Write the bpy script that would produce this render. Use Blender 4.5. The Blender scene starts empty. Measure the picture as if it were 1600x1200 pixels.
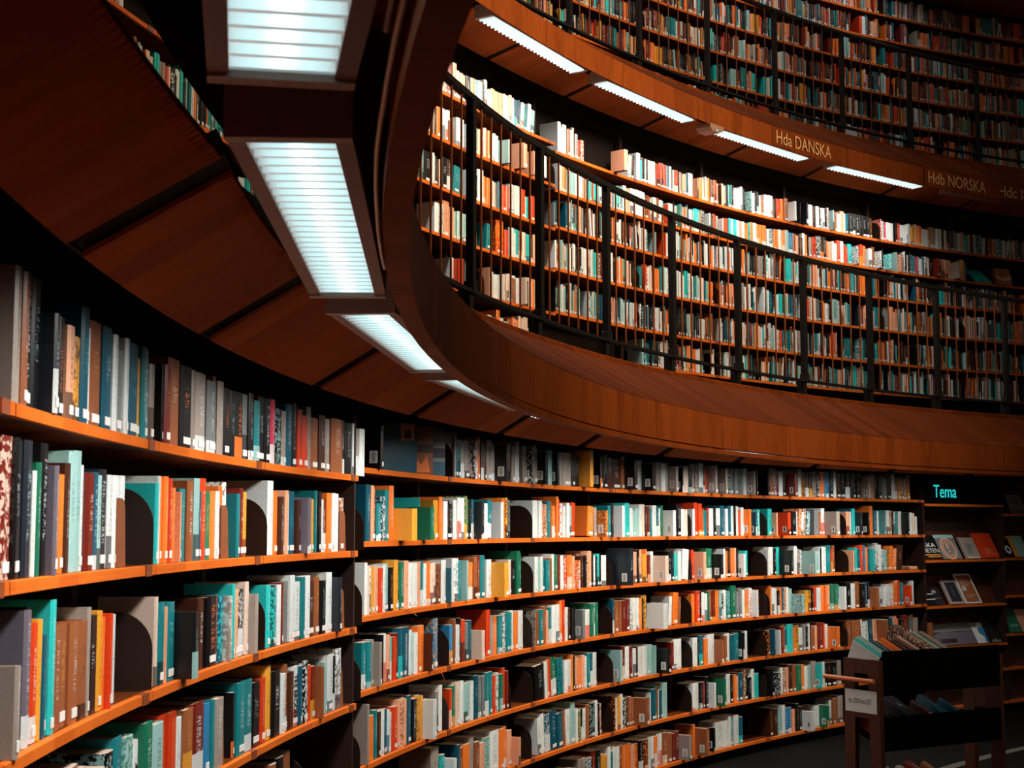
import bpy, bmesh, math, random
import numpy as np
from mathutils import Matrix, Vector

random.seed(7)
RAD = math.radians
scn = bpy.context.scene
col = scn.collection

# ---------------------------------------------------------------- camera, world, lights, exposure
# The rotunda's axis is the world origin, the floor is z = 0, angles are degrees round the axis.
AX, AY, EYE = 12.52556, 3.42078, 1.75
FOC, PITCH = 2302.9, 0.09786          # focal length in pixels of a 1600 px wide frame
cam = bpy.data.cameras.new('camera')
cam.sensor_width = 36.0
cam.lens = FOC / 1600.0 * 36.0
cam.clip_start = 0.05
cam.dof.use_dof = True
cam.dof.focus_distance = 7.0
cam.dof.aperture_fstop = 14.0
camo = bpy.data.objects.new('camera', cam)
camo.location = (-AX, -AY, EYE)
camo.rotation_euler = (math.pi / 2 + PITCH, 0, 0)
col.objects.link(camo)
scn.camera = camo

world = bpy.data.worlds.new('dim_room')
scn.world = world
world.use_nodes = True
world.node_tree.nodes['Background'].inputs[0].default_value = (0.80, 0.62, 0.48, 1)
world.node_tree.nodes['Background'].inputs[1].default_value = 0.085

vs = scn.view_settings
vs.view_transform = 'Standard'
vs.look = 'None'
vs.gamma = 1.0
vs.exposure = 0.0
vs.use_curve_mapping = False
scn.cycles.use_denoising = True
scn.cycles.max_bounces = 6
scn.cycles.diffuse_bounces = 3
scn.cycles.glossy_bounces = 4
scn.cycles.sample_clamp_indirect = 3.0

LAMP_W = 19.0        # each ground and middle gallery fitting
LAMP_W3 = 16.0        # upper gallery fittings
LAMP_COL = (1.0, 0.96, 0.90)

def area(name, loc, target, sx, sy, watt, colour, spread=math.pi):
    l = bpy.data.lights.new(name, 'AREA')
    l.shape = 'RECTANGLE'; l.size = sx; l.size_y = sy; l.energy = watt; l.color = colour; l.spread = spread
    o = bpy.data.objects.new(name, l)
    o.location = loc
    o.rotation_euler = (Vector(target) - Vector(loc)).to_track_quat('-Z', 'Y').to_euler()
    col.objects.link(o)
    return o
# added warm fill light, unseen, brightening the near left part of the ring
area('added_warm_fill', (-1.0, 1.0, 8.0), (-12.2, 7.2, 5.6), 2.5, 2.5, 205.0, (1.0, 0.72, 0.45), RAD(55))

# ---------------------------------------------------------------- helpers
def lin(r, g, b):
    f = lambda c: (c / 255 / 12.92) if c <= 10 else ((c / 255 + 0.055) / 1.055) ** 2.4
    return (f(r), f(g), f(b), 1.0)

def P(R, th, z):
    a = RAD(th)
    return (R * math.cos(a), R * math.sin(a), z)

def frame(R, th, z, lean=0.0):
    """local x = along the shelf to the viewer's right, y = into the shelf, z = up"""
    a = RAD(th)
    m = Matrix.Translation((R * math.cos(a), R * math.sin(a), z)) @ Matrix.Rotation(a - math.pi / 2, 4, 'Z')
    if lean: m = m @ Matrix.Rotation(lean, 4, 'Y')
    return m

_tab = {}
_TH = np.linspace(196, 100, 3000)
def ang(px, R, z):
    """angle on a shelf front (radius R, height z) met at picture column px"""
    k = (round(R, 3), round(z, 3))
    if k not in _tab:
        a = np.radians(_TH)
        X = R * np.cos(a) + AX; Y = R * np.sin(a) + AY; Z = z - EYE
        c, s = math.cos(PITCH), math.sin(PITCH)
        dep = Y * c + Z * s
        x = np.where(dep > 0.05, 800 + FOC * X / np.maximum(dep, 0.05), -1e6)
        _tab[k] = np.maximum.accumulate(x)
    return float(np.interp(px, _tab[k], _TH))

def pix(p):
    X, Y, Z = p[0] + AX, p[1] + AY, p[2] - EYE
    c, s = math.cos(PITCH), math.sin(PITCH)
    dep = Y * c + Z * s
    return 800 + FOC * X / dep, 600 - FOC * (-Y * s + Z * c) / dep

class MB:
    """collects shapes into one mesh"""
    def __init__(self): self.v = []; self.f = []; self.c = []; self.uv = []; self.ink = []; self.sm = False
    def add(self, vs_, fs, M=None):
        n = len(self.v)
        for p in vs_:
            self.v.append(tuple(M @ Vector(p)) if M is not None else tuple(p))
        for f in fs: self.f.append(tuple(n + i for i in f))
        return self
    def box(self, x0, x1, y0, y1, z0, z1, M=None):
        vv = [(x0,y0,z0),(x1,y0,z0),(x1,y1,z0),(x0,y1,z0),(x0,y0,z1),(x1,y0,z1),(x1,y1,z1),(x0,y1,z1)]
        return self.add(vv, [(0,3,2,1),(4,5,6,7),(0,1,5,4),(1,2,6,5),(2,3,7,6),(3,0,4,7)], M)
    def ringf(self, pf, t0, t1, n):
        m = len(pf(t0)); vv = []; ff = []
        for i in range(n + 1):
            t = t0 + (t1 - t0) * i / n
            vv += [P(r, t, z) for r, z in pf(t)]
        for i in range(n):
            for j in range(m):
                a = i * m + j; b = i * m + (j + 1) % m
                ff.append((a, b, b + m, a + m))
        ff += [tuple(range(m))[::-1], tuple(n * m + j for j in range(m))]
        return self.add(vv, ff)
    def ring(self, prof, t0, t1, n, caps=True):
        """sweep a closed (R, z) profile round the axis from angle t0 to t1"""
        m = len(prof); vv = []; ff = []
        for i in range(n + 1):
            t = t0 + (t1 - t0) * i / n
            vv += [P(r, t, z) for r, z in prof]
        for i in range(n):
            for j in range(m):
                a = i * m + j; b = i * m + (j + 1) % m
                ff.append((a, b, b + m, a + m))
        if caps: ff += [tuple(range(m))[::-1], tuple(n * m + j for j in range(m))]
        return self.add(vv, ff)
    def tube(self, pts, r, n=8):
        vv = []; ff = []; pts = [Vector(p) for p in pts]
        for i, p in enumerate(pts):
            d = (pts[min(i + 1, len(pts) - 1)] - pts[max(i - 1, 0)]).normalized()
            u = d.cross(Vector((0.13, 0.21, 0.97))).normalized() if abs(d.z) < .9 else d.cross(Vector((1, 0, 0))).normalized()
            w = d.cross(u)
            for k in range(n):
                a = 2 * math.pi * k / n
                vv.append(p + u * math.cos(a) * r + w * math.sin(a) * r)
        for i in range(len(pts) - 1):
            for k in range(n):
                k2 = (k + 1) % n
                ff.append((i * n + k, i * n + k2, (i + 1) * n + k2, (i + 1) * n + k))
        ff += [tuple(range(n))[::-1], tuple((len(pts) - 1) * n + k for k in range(n))]
        return self.add(vv, ff)
    def prism(self, poly, y0, y1, M=None):
        """polygon in local x,z extruded along local y"""
        n = len(poly)
        vv = [(x, y0, z) for x, z in poly] + [(x, y1, z) for x, z in poly]
        ff = [tuple(range(n)), tuple(range(2 * n - 1, n - 1, -1))] + [(i, i + n, (i + 1) % n + n, (i + 1) % n) for i in range(n)]
        return self.add(vv, ff, M)
    def mesh(self, name, mat, fix=True, smooth=None):
        me = bpy.data.meshes.new(name)
        me.from_pydata(self.v, [], self.f)
        if fix:
            bm = bmesh.new(); bm.from_mesh(me); bmesh.ops.recalc_face_normals(bm, faces=bm.faces); bm.to_mesh(me); bm.free()
        if mat: me.materials.append(mat)
        if smooth:
            me.polygons.foreach_set('use_smooth', [True] * len(me.polygons))
        me.update()
        return me
    def build(self, name, mat, parent=None, smooth=None):
        return link(name, self.mesh(name, mat, smooth=smooth), parent)

def link(name, data, parent=None, M=None, local=False):
    o = bpy.data.objects.new(name, data)
    col.objects.link(o)
    if parent is not None:
        o.parent = parent
        o.matrix_parent_inverse = Matrix.Identity(4) if local else PINV.get(parent.name, Matrix.Identity(4))
    if M is not None: o.matrix_basis = M
    return o
PINV = {}

def tag(o, label=None, cat=None, group=None, kind=None):
    if label: o['label'] = label
    if cat: o['category'] = cat
    if group: o['group'] = group
    if kind: o['kind'] = kind
    return o

def thing(name, M, label, cat, group=None):
    """an Empty at the thing's base; its parts are meshes in world coordinates"""
    o = bpy.data.objects.new(name, None)
    o.empty_display_size = 0.1
    col.objects.link(o)
    o.matrix_world = M
    PINV[o.name] = M.inverted()
    return tag(o, label, cat, group)

# ---------------------------------------------------------------- materials
def mat_new(name):
    m = bpy.data.materials.new(name); m.use_nodes = True
    nt = m.node_tree
    return m, nt, nt.nodes['Principled BSDF']

def plain(name, c, rough=0.5, metal=0.0, emit=None, es=1.0, noise=0.0, scale=30.0, bump=0.0, spec=0.4):
    m, nt, b = mat_new(name)
    b.inputs['Specular IOR Level'].default_value = spec
    b.inputs['Base Color'].default_value = c
    b.inputs['Roughness'].default_value = rough
    b.inputs['Metallic'].default_value = metal
    if noise or bump:
        tc = nt.nodes.new('ShaderNodeTexCoord'); nz = nt.nodes.new('ShaderNodeTexNoise')
        nz.inputs['Scale'].default_value = scale; nz.inputs['Detail'].default_value = 4
        nt.links.new(tc.outputs['Object'], nz.inputs['Vector'])
        if noise:
            mx = nt.nodes.new('ShaderNodeMix'); mx.data_type = 'RGBA'
            mx.inputs['A'].default_value = tuple(v * (1 - noise) for v in c[:3]) + (1,)
            mx.inputs['B'].default_value = tuple(min(1, v * (1 + noise)) for v in c[:3]) + (1,)
            nt.links.new(nz.outputs['Fac'], mx.inputs['Factor'])
            nt.links.new(mx.outputs['Result'], b.inputs['Base Color'])
        if bump:
            bp = nt.nodes.new('ShaderNodeBump'); bp.inputs['Strength'].default_value = bump; bp.inputs['Distance'].default_value = 0.002
            nt.links.new(nz.outputs['Fac'], bp.inputs['Height']); nt.links.new(bp.outputs['Normal'], b.inputs['Normal'])
    if emit:
        b.inputs['Emission Color'].default_value = emit
        b.inputs['Emission Strength'].default_value = es
    return m

def veneer(name, c1, c2, rough=0.42, vertical=True):
    """brown veneer: fine grain plus sheets of slightly different tone that follow each other round the ring"""
    m, nt, b = mat_new(name)
    N, L = nt.nodes, nt.links
    geo = N.new('ShaderNodeNewGeometry')
    sep = N.new('ShaderNodeSeparateXYZ'); L.new(geo.outputs['Position'], sep.inputs[0])
    at = N.new('ShaderNodeMath'); at.operation = 'ARCTAN2'
    L.new(sep.outputs['Y'], at.inputs[0]); L.new(sep.outputs['X'], at.inputs[1])
    cmb = N.new('ShaderNodeCombineXYZ'); L.new(at.outputs[0], cmb.inputs['X']); L.new(sep.outputs['Z'], cmb.inputs['Y'])
    mp = N.new('ShaderNodeMapping'); mp.inputs['Scale'].default_value = (420, 5, 1) if vertical else (25, 120, 1)
    L.new(cmb.outputs[0], mp.inputs['Vector'])
    nz = N.new('ShaderNodeTexNoise'); nz.inputs['Scale'].default_value = 1.0; nz.inputs['Detail'].default_value = 5
    L.new(mp.outputs[0], nz.inputs['Vector'])
    sh = N.new('ShaderNodeMath'); sh.operation = 'MULTIPLY'; sh.inputs[1].default_value = 90.0
    L.new(at.outputs[0], sh.inputs[0])
    fl = N.new('ShaderNodeMath'); fl.operation = 'FLOOR'; L.new(sh.outputs[0], fl.inputs[0])
    wn = N.new('ShaderNodeTexWhiteNoise'); wn.noise_dimensions = '1D'; L.new(fl.outputs[0], wn.inputs['W'])
    mul = N.new('ShaderNodeMath'); mul.operation = 'MULTIPLY_ADD'; mul.inputs[1].default_value = 0.35; L.new(wn.outputs['Value'], mul.inputs[0])
    sc = N.new('ShaderNodeMath'); sc.operation = 'MULTIPLY'; sc.inputs[1].default_value = 0.75; L.new(nz.outputs['Fac'], sc.inputs[0])
    L.new(sc.outputs[0], mul.inputs[2])
    mx = N.new('ShaderNodeMix'); mx.data_type = 'RGBA'
    mx.inputs['A'].default_value = c1; mx.inputs['B'].default_value = c2
    L.new(mul.outputs[0], mx.inputs['Factor']); L.new(mx.outputs['Result'], b.inputs['Base Color'])
    b.inputs['Roughness'].default_value = rough
    b.inputs['Specular IOR Level'].default_value = 0.03
    bp = N.new('ShaderNodeBump'); bp.inputs['Strength'].default_value = 0.12; bp.inputs['Distance'].default_value = 0.002
    L.new(nz.outputs['Fac'], bp.inputs['Height']); L.new(bp.outputs['Normal'], b.inputs['Normal'])
    return m

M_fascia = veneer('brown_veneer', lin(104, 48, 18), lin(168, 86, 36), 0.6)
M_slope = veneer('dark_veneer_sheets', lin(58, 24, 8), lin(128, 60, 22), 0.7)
M_soffit = veneer('soffit_veneer', lin(132, 66, 30), lin(196, 110, 56), 0.7)
M_board = veneer('orange_shelf_wood', lin(176, 76, 22), lin(226, 114, 38), 0.4, vertical=False)
M_boardbody = veneer('shelf_body_shaded_wood', lin(70, 32, 13), lin(104, 50, 20), 0.45, vertical=False)  # brown shelf body, its tone darkened to carry the shade underneath
M_boardend = plain('shelf_end_wood', lin(132, 62, 26), 0.45, noise=0.25)
M_case = plain('dark_case_wood', lin(46, 24, 14), 0.6, noise=0.25)
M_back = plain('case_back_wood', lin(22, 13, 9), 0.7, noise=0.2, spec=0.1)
M_wall = plain('dark_wall', lin(26, 17, 13), 0.8, noise=0.2)
M_gap = plain('black_gap', lin(14, 10, 8), 0.9)
M_floor = plain('dark_floor', lin(9, 8, 7), 0.75, spec=0.06, noise=0.3, scale=3)
M_stripe = plain('floor_stripe', lin(88, 84, 78), 0.7, spec=0.1)
M_black = plain('black_steel', lin(13, 11, 10), 0.5, metal=0.2)
M_brass = plain('bronze_rod', lin(150, 84, 40), 0.3, metal=0.6)
M_plate = plain('bookend_dark', lin(40, 24, 17), 0.4, noise=0.15)
M_plate2 = plain('bookend_brown', lin(132, 74, 42), 0.45, noise=0.2)
M_pages = plain('paper_pages', lin(206, 180, 152), 0.85, noise=0.15, scale=150)
M_label = plain('white_label', lin(225, 225, 220), 0.6)
M_print = plain('dark_print', lin(22, 20, 22), 0.6)
M_house = plain('fitting_brown', lin(128, 80, 60), 0.5, metal=0.0, noise=0.12, scale=300)
M_houseg = plain('fitting_grey', lin(170, 152, 142), 0.5, metal=0.0, noise=0.12, scale=300)
M_louvre = plain('louvre', lin(190, 214, 216), 0.35, metal=0.2, emit=lin(150, 190, 196), es=0.42)
M_slat = plain('louvre_slat', lin(222, 238, 239), 0.24, metal=1.0, emit=lin(200, 216, 218), es=0.34)  # emission stands in for tube light reflected by the slats
M_teeth = plain('louvre_teeth', lin(214, 232, 234), 0.4, emit=lin(214, 238, 240), es=0.9)  # glow put into the teeth in place of lamp light on them
M_tube = plain('lamp_tube', lin(240, 248, 248), 0.5, emit=lin(236, 250, 250), es=2.4)
M_refl = plain('lamp_reflector', lin(210, 226, 228), 0.4, emit=lin(196, 216, 218), es=0.7)  # emission added in place of tube light falling on the reflector
M_cable = plain('pale_cable', lin(236, 226, 218), 0.4)
M_letter = plain('tan_lettering', lin(250, 196, 140), 0.5)
M_sign = veneer('sign_plate_wood', lin(100, 46, 17), lin(160, 80, 33), 0.6)
M_cyan = plain('turquoise_lit_lettering', lin(30, 190, 190), 0.5, emit=lin(40, 215, 215), es=0.8)
M_cyanled = plain('turquoise_led', lin(30, 190, 210), 0.5, emit=lin(60, 220, 240), es=1.2)
M_sensor = plain('sensor_plastic', lin(176, 140, 120), 0.4)
M_rod2 = plain('dark_rod', lin(92, 50, 26), 0.5, metal=0.3)
M_cream = plain('cream_plastic', lin(200, 190, 180), 0.4)
M_cart = plain('cart_brown_wood', lin(78, 34, 17), 0.5, noise=0.3)
M_cartdark = plain('cart_black_panel', lin(6, 6, 6), 0.9, spec=0.03)
M_bar = plain('cart_bar_wood', lin(222, 120, 60), 0.4, noise=0.15)

# one material for all books: cover colour, printing colour and a seed are stored per book
def book_material():
    m, nt, b = mat_new('book_cover')
    N, L = nt.nodes, nt.links
    c = N.new('ShaderNodeAttribute'); c.attribute_name = 'Col'
    k = N.new('ShaderNodeAttribute'); k.attribute_name = 'Ink'
    uv = N.new('ShaderNodeAttribute'); uv.attribute_name = 'PrintUV'
    sep = N.new('ShaderNodeSeparateXYZ'); L.new(uv.outputs['Vector'], sep.inputs[0])
    def mth(op, a, b_=None, c_=None):
        n = N.new('ShaderNodeMath'); n.operation = op
        for i, q in enumerate((a, b_, c_)):
            if q is None: continue
            if isinstance(q, (int, float)): n.inputs[i].default_value = q
            else: L.new(q, n.inputs[i])
        return n.outputs[0]
    u, v, seed = sep.outputs['X'], sep.outputs['Y'], k.outputs['Alpha']
    onsp = mth('GREATER_THAN', u, 0.001)
    cu = mth('LESS_THAN', mth('ABSOLUTE', mth('SUBTRACT', u, 0.5)), 0.17)
    lo = mth('MULTIPLY_ADD', seed, 0.25, 0.22); hi = mth('MULTIPLY_ADD', seed, -0.2, 0.92)
    band = mth('MULTIPLY', mth('GREATER_THAN', v, lo), mth('LESS_THAN', v, hi))
    cmb = N.new('ShaderNodeCombineXYZ')
    L.new(mth('MULTIPLY', v, 75.0), cmb.inputs['X']); L.new(mth('MULTIPLY', u, 2.5), cmb.inputs['Y']); L.new(mth('MULTIPLY', seed, 97.0), cmb.inputs['Z'])
    nz = N.new('ShaderNodeTexNoise'); nz.inputs['Scale'].default_value = 1.0; nz.inputs['Detail'].default_value = 2
    L.new(cmb.outputs[0], nz.inputs['Vector'])
    txt = mth('GREATER_THAN', nz.outputs['Fac'], 0.55)
    t1 = mth('MULTIPLY', mth('MULTIPLY', txt, band), mth('MULTIPLY', cu, onsp))
    # some spines carry a block of the second colour at head or tail
    fr = mth('FRACT', mth('MULTIPLY', seed, 13.0))
    blk = mth('MULTIPLY', mth('LESS_THAN', fr, 0.22), mth('LESS_THAN', v, mth('MULTIPLY_ADD', fr, 1.6, 0.12)))
    blk = mth('MULTIPLY', blk, onsp)
    fac = mth('MINIMUM', mth('ADD', mth('MULTIPLY', t1, 0.5), mth('MULTIPLY', blk, 0.8)), 0.9)
    mx = N.new('ShaderNodeMix'); mx.data_type = 'RGBA'
    L.new(fac, mx.inputs['Factor']); L.new(c.outputs['Color'], mx.inputs['A']); L.new(k.outputs['Color'], mx.inputs['B'])
    geo = N.new('ShaderNodeNewGeometry')
    n3 = N.new('ShaderNodeTexNoise'); n3.inputs['Scale'].default_value = 75; n3.inputs['Detail'].default_value = 6
    L.new(geo.outputs['Position'], n3.inputs['Vector'])
    pat = mth('MULTIPLY', mth('LESS_THAN', mth('FRACT', mth('MULTIPLY', seed, 29.0)), 0.09), mth('GREATER_THAN', n3.outputs['Fac'], 0.53))
    mx2 = N.new('ShaderNodeMix'); mx2.data_type = 'RGBA'
    L.new(mth('MULTIPLY', pat, 0.75), mx2.inputs['Factor']); L.new(mx.outputs['Result'], mx2.inputs['A']); L.new(k.outputs['Color'], mx2.inputs['B'])
    n2 = N.new('ShaderNodeTexNoise'); n2.inputs['Scale'].default_value = 160; n2.inputs['Detail'].default_value = 3
    L.new(geo.outputs['Position'], n2.inputs['Vector'])
    hsv = N.new('ShaderNodeHueSaturation'); L.new(mx2.outputs['Result'], hsv.inputs['Color'])
    L.new(mth('MULTIPLY_ADD', n2.outputs['Fac'], 0.5, 0.75), hsv.inputs['Value'])
    L.new(hsv.outputs['Color'], b.inputs['Base Color'])
    b.inputs['Roughness'].default_value = 0.33
    return m
M_book = book_material()

PAL = dict(
    k=(15, 15, 17), d=(30, 36, 46), w=(222, 229, 227), c=(232, 205, 186), s=(158, 146, 136), g=(118, 124, 124), e=(150, 192, 188),
    t=(22, 124, 130), T=(40, 192, 188), b=(16, 82, 102), o=(240, 122, 44), r=(212, 62, 22), R=(112, 30, 18), n=(150, 86, 50),
    N=(70, 36, 22), y=(226, 156, 50), p=(230, 164, 128), G=(24, 112, 82), m=(205, 50, 84), u=(48, 126, 172), v=(106, 98, 110))
CNAME = dict(k='black', d='dark navy', w='white', c='cream', s='grey-beige', g='grey', e='pale green', t='teal', T='turquoise', b='dark teal',
    o='orange', r='red-orange', R='dark red', n='brown', N='dark brown', y='amber', p='peach', G='green', m='pink', u='blue', v='violet-grey')

def sl(c): return np.array(lin(*PAL[c])[:3])
_cm = {}
def cmat(c):
    if c not in _cm: _cm[c] = plain('print_' + CNAME[c].replace(' ', '_').replace('-', '_'), (*sl(c), 1), .5, noise=.15, scale=60)
    return _cm[c]
# ---------------------------------------------------------------- the setting: floor, walls, gallery slabs
Z = lambda z: z + EYE            # heights below are measured from eye level, like a survey from the tripod
T0, T1 = 214.0, 104.0            # the part of the ring that is built
fl = MB(); fl.ring([(0.5, -0.05), (14.3, -0.05), (14.3, 0.0), (0.5, 0.0)], 250, 80, 60)
tag(fl.build('floor', M_floor), kind='structure', label='dark floor of the rotunda')
st = MB(); st.ring([(12.0, 0.0), (12.09, 0.0), (12.09, 0.004), (12.0, 0.004)], 143, 126, 14)
tag(st.build('trim_3', M_stripe), kind='structure', label='pale inlaid strip in the dark floor')

def wall(name, R, z0, z1, label, t0=T0, t1=T1, m=M_wall):
    w = MB(); w.ring([(R, z0), (R + 0.12, z0), (R + 0.12, z1), (R, z1)], t0, t1, 60)
    return tag(w.build(name, m), kind='structure', label=label)
wall('wall_ground', 13.80, 0, Z(1.0), 'dark back wall behind the ground shelves')
wall('wall_middle', 14.96, Z(1.0), Z(4.0), 'dark back wall behind the middle gallery shelves')
wall('wall_upper', 16.32, Z(4.0), Z(7.2), 'dark back wall behind the upper gallery shelves')
def slab(name, prof, label, m):
    w = MB(); w.ring(prof, T0, T1, 60)
    return tag(w.build(name, m), kind='structure', label=label)
slab('floor_middle', [(13.42, Z(0.98)), (15.0, Z(0.98)), (15.0, Z(1.07)), (13.42, Z(1.07))], 'dark walkway of the middle gallery', M_gap)
slab('floor_upper', [(14.84, Z(3.98)), (16.35, Z(3.98)), (16.35, Z(4.10)), (14.84, Z(4.10))], 'dark walkway of the upper gallery', M_gap)

# ceilings: sloping soffit panels under each gallery, one object per panel, dark joints between them
def widen(t): return max(0.0, min(0.16, (t - 183.6) * .021)) if t > 175 else 0.0
def soffit(name, Ro, zo, Ri, zi, joints, gap, label, backR, backz):
    c = MB()
    c.ring([(Ro + .01, zo + .014), (Ro + .02, zo + .014), (backR + .02, backz + .1), (backR + .01, backz + .1)], joints[0] + 4, joints[-1] - 4, 50)
    root = tag(c.build(name, M_gap), kind='structure', label=label)
    for a, b_ in zip(joints, joints[1:]):
        q = MB()
        for k in range(10):
            u0 = a - gap / 2 + (b_ - a + gap) * k / 10; u1 = a - gap / 2 + (b_ - a + gap) * (k + 1) / 10
            vv = []
            for u in (u0, u1):
                rr = Ri + widen(u)
                vv += [P(r, u, z) for r, z in ((Ro, zo), (rr, zi), (rr, zi + .012), (Ro, zo + .012))]
            q.add(vv, [(0, 1, 5, 4), (1, 2, 6, 5), (2, 3, 7, 6), (3, 0, 4, 7)] + ([(3, 2, 1, 0)] if k == 0 else []) + ([(4, 5, 6, 7)] if k == 9 else []))
        q.build('soffit_panel', M_soffit, root)
        g = gap * 1.2; rr = Ri + widen(b_)
        q = MB(); q.ring([(Ro + .02, zo + .0125), (rr, zi + .0125), (rr, zi + .03), (Ro + .02, zo + .03)], b_ + g, b_ - g, 2)
        q.build('joint_strip', M_gap, root)
        # ribbed strip along the upper edge of the panel
        e = MB()
        n = 40
        for i in range(n):
            t = a - gap / 2 + (b_ - a + gap) * (i + .2) / n; t2 = a - gap / 2 + (b_ - a + gap) * (i + .75) / n
            Rq = Ri; Ri = Rq + widen(t)
            e.ring([(Ri - .0012, zi - .0012), (Ri + .02, zi - .0012 - .02 * (zi - zo) / (Ro - Ri)), (Ri + .02, zi + .004 - .02 * (zi - zo) / (Ro - Ri)), (Ri - .001, zi + .004)], t, t2, 1); Ri = Rq
        tag(e.build('ribbed_edge', M_soffit, root), kind='stuff')
    return root
J1 = [199.6, 194.2, 188.8, 183.4, 178.2, 172.3, 166.4, 160.7, 155.1, 149.6, 144.2, 138.8, 133.4, 128.0, 122.6, 117.2]
soffit('ceiling_1', 13.34, Z(0.50), 13.07, Z(0.66), J1, 0.55, 'sloping brown veneer soffit under the middle gallery', 13.40, Z(.80))
J2 = [164.6, 159.5, 154.5, 149.85, 145.3, 140.75, 135.55, 130.75, 125.85, 121.1, 116.3, 111.5]
soffit('ceiling_2', 14.70, Z(3.52), 14.36, Z(3.60), J2, 0.26, 'sloping brown veneer soffit under the upper gallery', 14.75, Z(3.85))
w = MB(); w.ring([(15.3, Z(6.62)), (16.4, Z(6.62)), (16.4, Z(6.72)), (15.3, Z(6.72))], T0, T1, 50)
tag(w.build('ceiling_3', M_soffit), kind='structure', label='dark soffit above the upper gallery')

# balcony fronts: upright veneer band, sloping upper band and a ribbed rail along the top
def front(name, R0, z0, z1, R2, z2, joints, label, lip, shrink=0.0):
    c = MB()
    s = (z2 - z1) / (R2 - R0)
    def top(t):           # the rail draws in a little where the ring passes over the viewer
        d = shrink * max(0.0, min(1.0, (t - 167.0) / 9.0))
        return R2 - d, z2 - d * s
    def body(t):
        r, z = top(t)
        return [(R0 + .012, z0 + .012), (R0 + .012, z1), (r - .01, z - .02), (r, z - .05), (R0 + .024, z1 - .03), (R0 + .024, z0 + .012)]
    c.ringf(body, T0, T1, 80)
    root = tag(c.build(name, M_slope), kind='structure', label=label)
    for a, b_ in zip(joints, joints[1:]):
        q = MB(); q.ring([(R0, z0 + (.016 if lip else 0)), (R0, z1), (R0 + .012, z1), (R0 + .012, z0 + (.016 if lip else 0))], a - .012, b_ + .012, 12)
        q.build('front_panel', M_fascia, root)
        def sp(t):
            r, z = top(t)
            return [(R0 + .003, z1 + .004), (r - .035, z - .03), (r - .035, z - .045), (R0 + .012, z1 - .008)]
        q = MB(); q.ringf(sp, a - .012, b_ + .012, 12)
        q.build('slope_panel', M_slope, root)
    def rail(t):
        r, z = top(t)
        return [(r - .045, z - .045), (r - .035, z - .004), (r - .01, z), (r + .008, z - .02), (r, z - .05)]
    q = MB(); q.ringf(rail, T0, T1, 110)
    q.build('top_rail', M_fascia, root)
    # ribs of the top rail
    q = MB()
    t = 167.0
    while t > 112:
        q.ring([(R2 - .052, z2 - .047), (R2 - .042, z2 - .008), (R2 - .036, z2 - .008), (R2 - .045, z2 - .047)], t, t - .05, 1); t -= .11
    tag(q.build('rail_ribs', M_fascia, root), kind='stuff')
    if lip:
        q = MB(); q.ring([(R0 - .014, z0 - .022), (R0 - .014, z0 + .006), (R0 + .03, z0 + .006), (R0 + .03, z0 - .022)], T0, T1, 110)
        q.build('bottom_lip', M_fascia, root)
    return root
J1f = [199.6 - 5.4 * i for i in range(17)]
front('trim_1', 12.75, Z(0.505), Z(0.735), 13.357, Z(1.107), J1f, 'curved brown balcony front of the middle gallery', True, .11)
J2f = [170.5, 165, 160, 155, 150, 145.2, 140.4, 135.55, 130.7, 125.75, 121.4, 116.5, 111.5, 106.5]
front('trim_2', 14.17, Z(3.522), Z(3.712), 14.82, Z(4.128), J2f, 'curved brown balcony front of the upper gallery with section lettering', False)

# ---------------------------------------------------------------- bookcases
CASES = {}
ORD = ['first', 'second', 'third', 'fourth', 'fifth', 'sixth', 'seventh', 'eighth', 'ninth', 'tenth', 'eleventh', 'twelfth', 'thirteenth',
       'fourteenth', 'fifteenth', 'sixteenth', 'seventeenth', 'eighteenth', 'nineteenth', 'twentieth']
def ordw(n):
    if n <= 20: return ORD[n - 1]
    return '%d%s' % (n, {1: 'st', 2: 'nd', 3: 'rd'}.get(n % 10, 'th') if n % 100 not in (11, 12, 13) else 'th')

def bookcase(R, ta, tb, zs, z0, z1, label, group, depth=0.27, plinth=None, endpanel=False):
    tm = (ta + tb) / 2
    root = thing('bookcase', frame(R, tm, z0), label, 'bookcase', group)
    q = MB(); q.ring([(R + depth, z0), (R + depth + .012, z0), (R + depth + .012, z1), (R + depth, z1)], ta - .015, tb + .015, 6); q.build('back_panel', M_back, root)
    da = .018 / R * 57.3
    for t, s in ((ta, -1), (tb, 1)):
        q = MB(); q.ring([(R + (.2 if not (endpanel and s == 1) else .012), z0), (R + depth, z0), (R + depth, z1), (R + (.2 if not (endpanel and s == 1) else .012), z1)], t + s * da, t + s * .015, 1)
        q.build('side_panel', M_case, root)
    eb = 0.10 / R * 57.3
    for z in zs:
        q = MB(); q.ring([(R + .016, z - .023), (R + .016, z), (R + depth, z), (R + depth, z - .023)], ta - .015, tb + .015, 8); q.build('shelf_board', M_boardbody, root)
        q = MB(); q.ring([(R, z - .024), (R, z - .002), (R + .003, z), (R + .0155, z), (R + .0155, z - .024)], ta - .015, tb + eb, 8); q.build('shelf_edge', M_board, root)
        q = MB(); q.ring([(R - .003, z - .026), (R - .003, z + .0005), (R + .016, z + .0005), (R + .016, z - .026)], tb + eb - .004, tb + eb * .45, 2); q.build('shelf_clip', M_boardend, root)
        q = MB(); q.ring([(R, z - .024), (R, z), (R + .0155, z), (R + .0155, z - .024)], tb + eb * .45 - .004, tb + .015, 2); q.build('shelf_edge', M_board, root)
    if plinth:
        q = MB(); q.ring([(R + .05, 0), (R + .065, 0), (R + .065, plinth), (R + .05, plinth)], ta, tb, 6); q.build('plinth', M_case, root)
    return root

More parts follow.
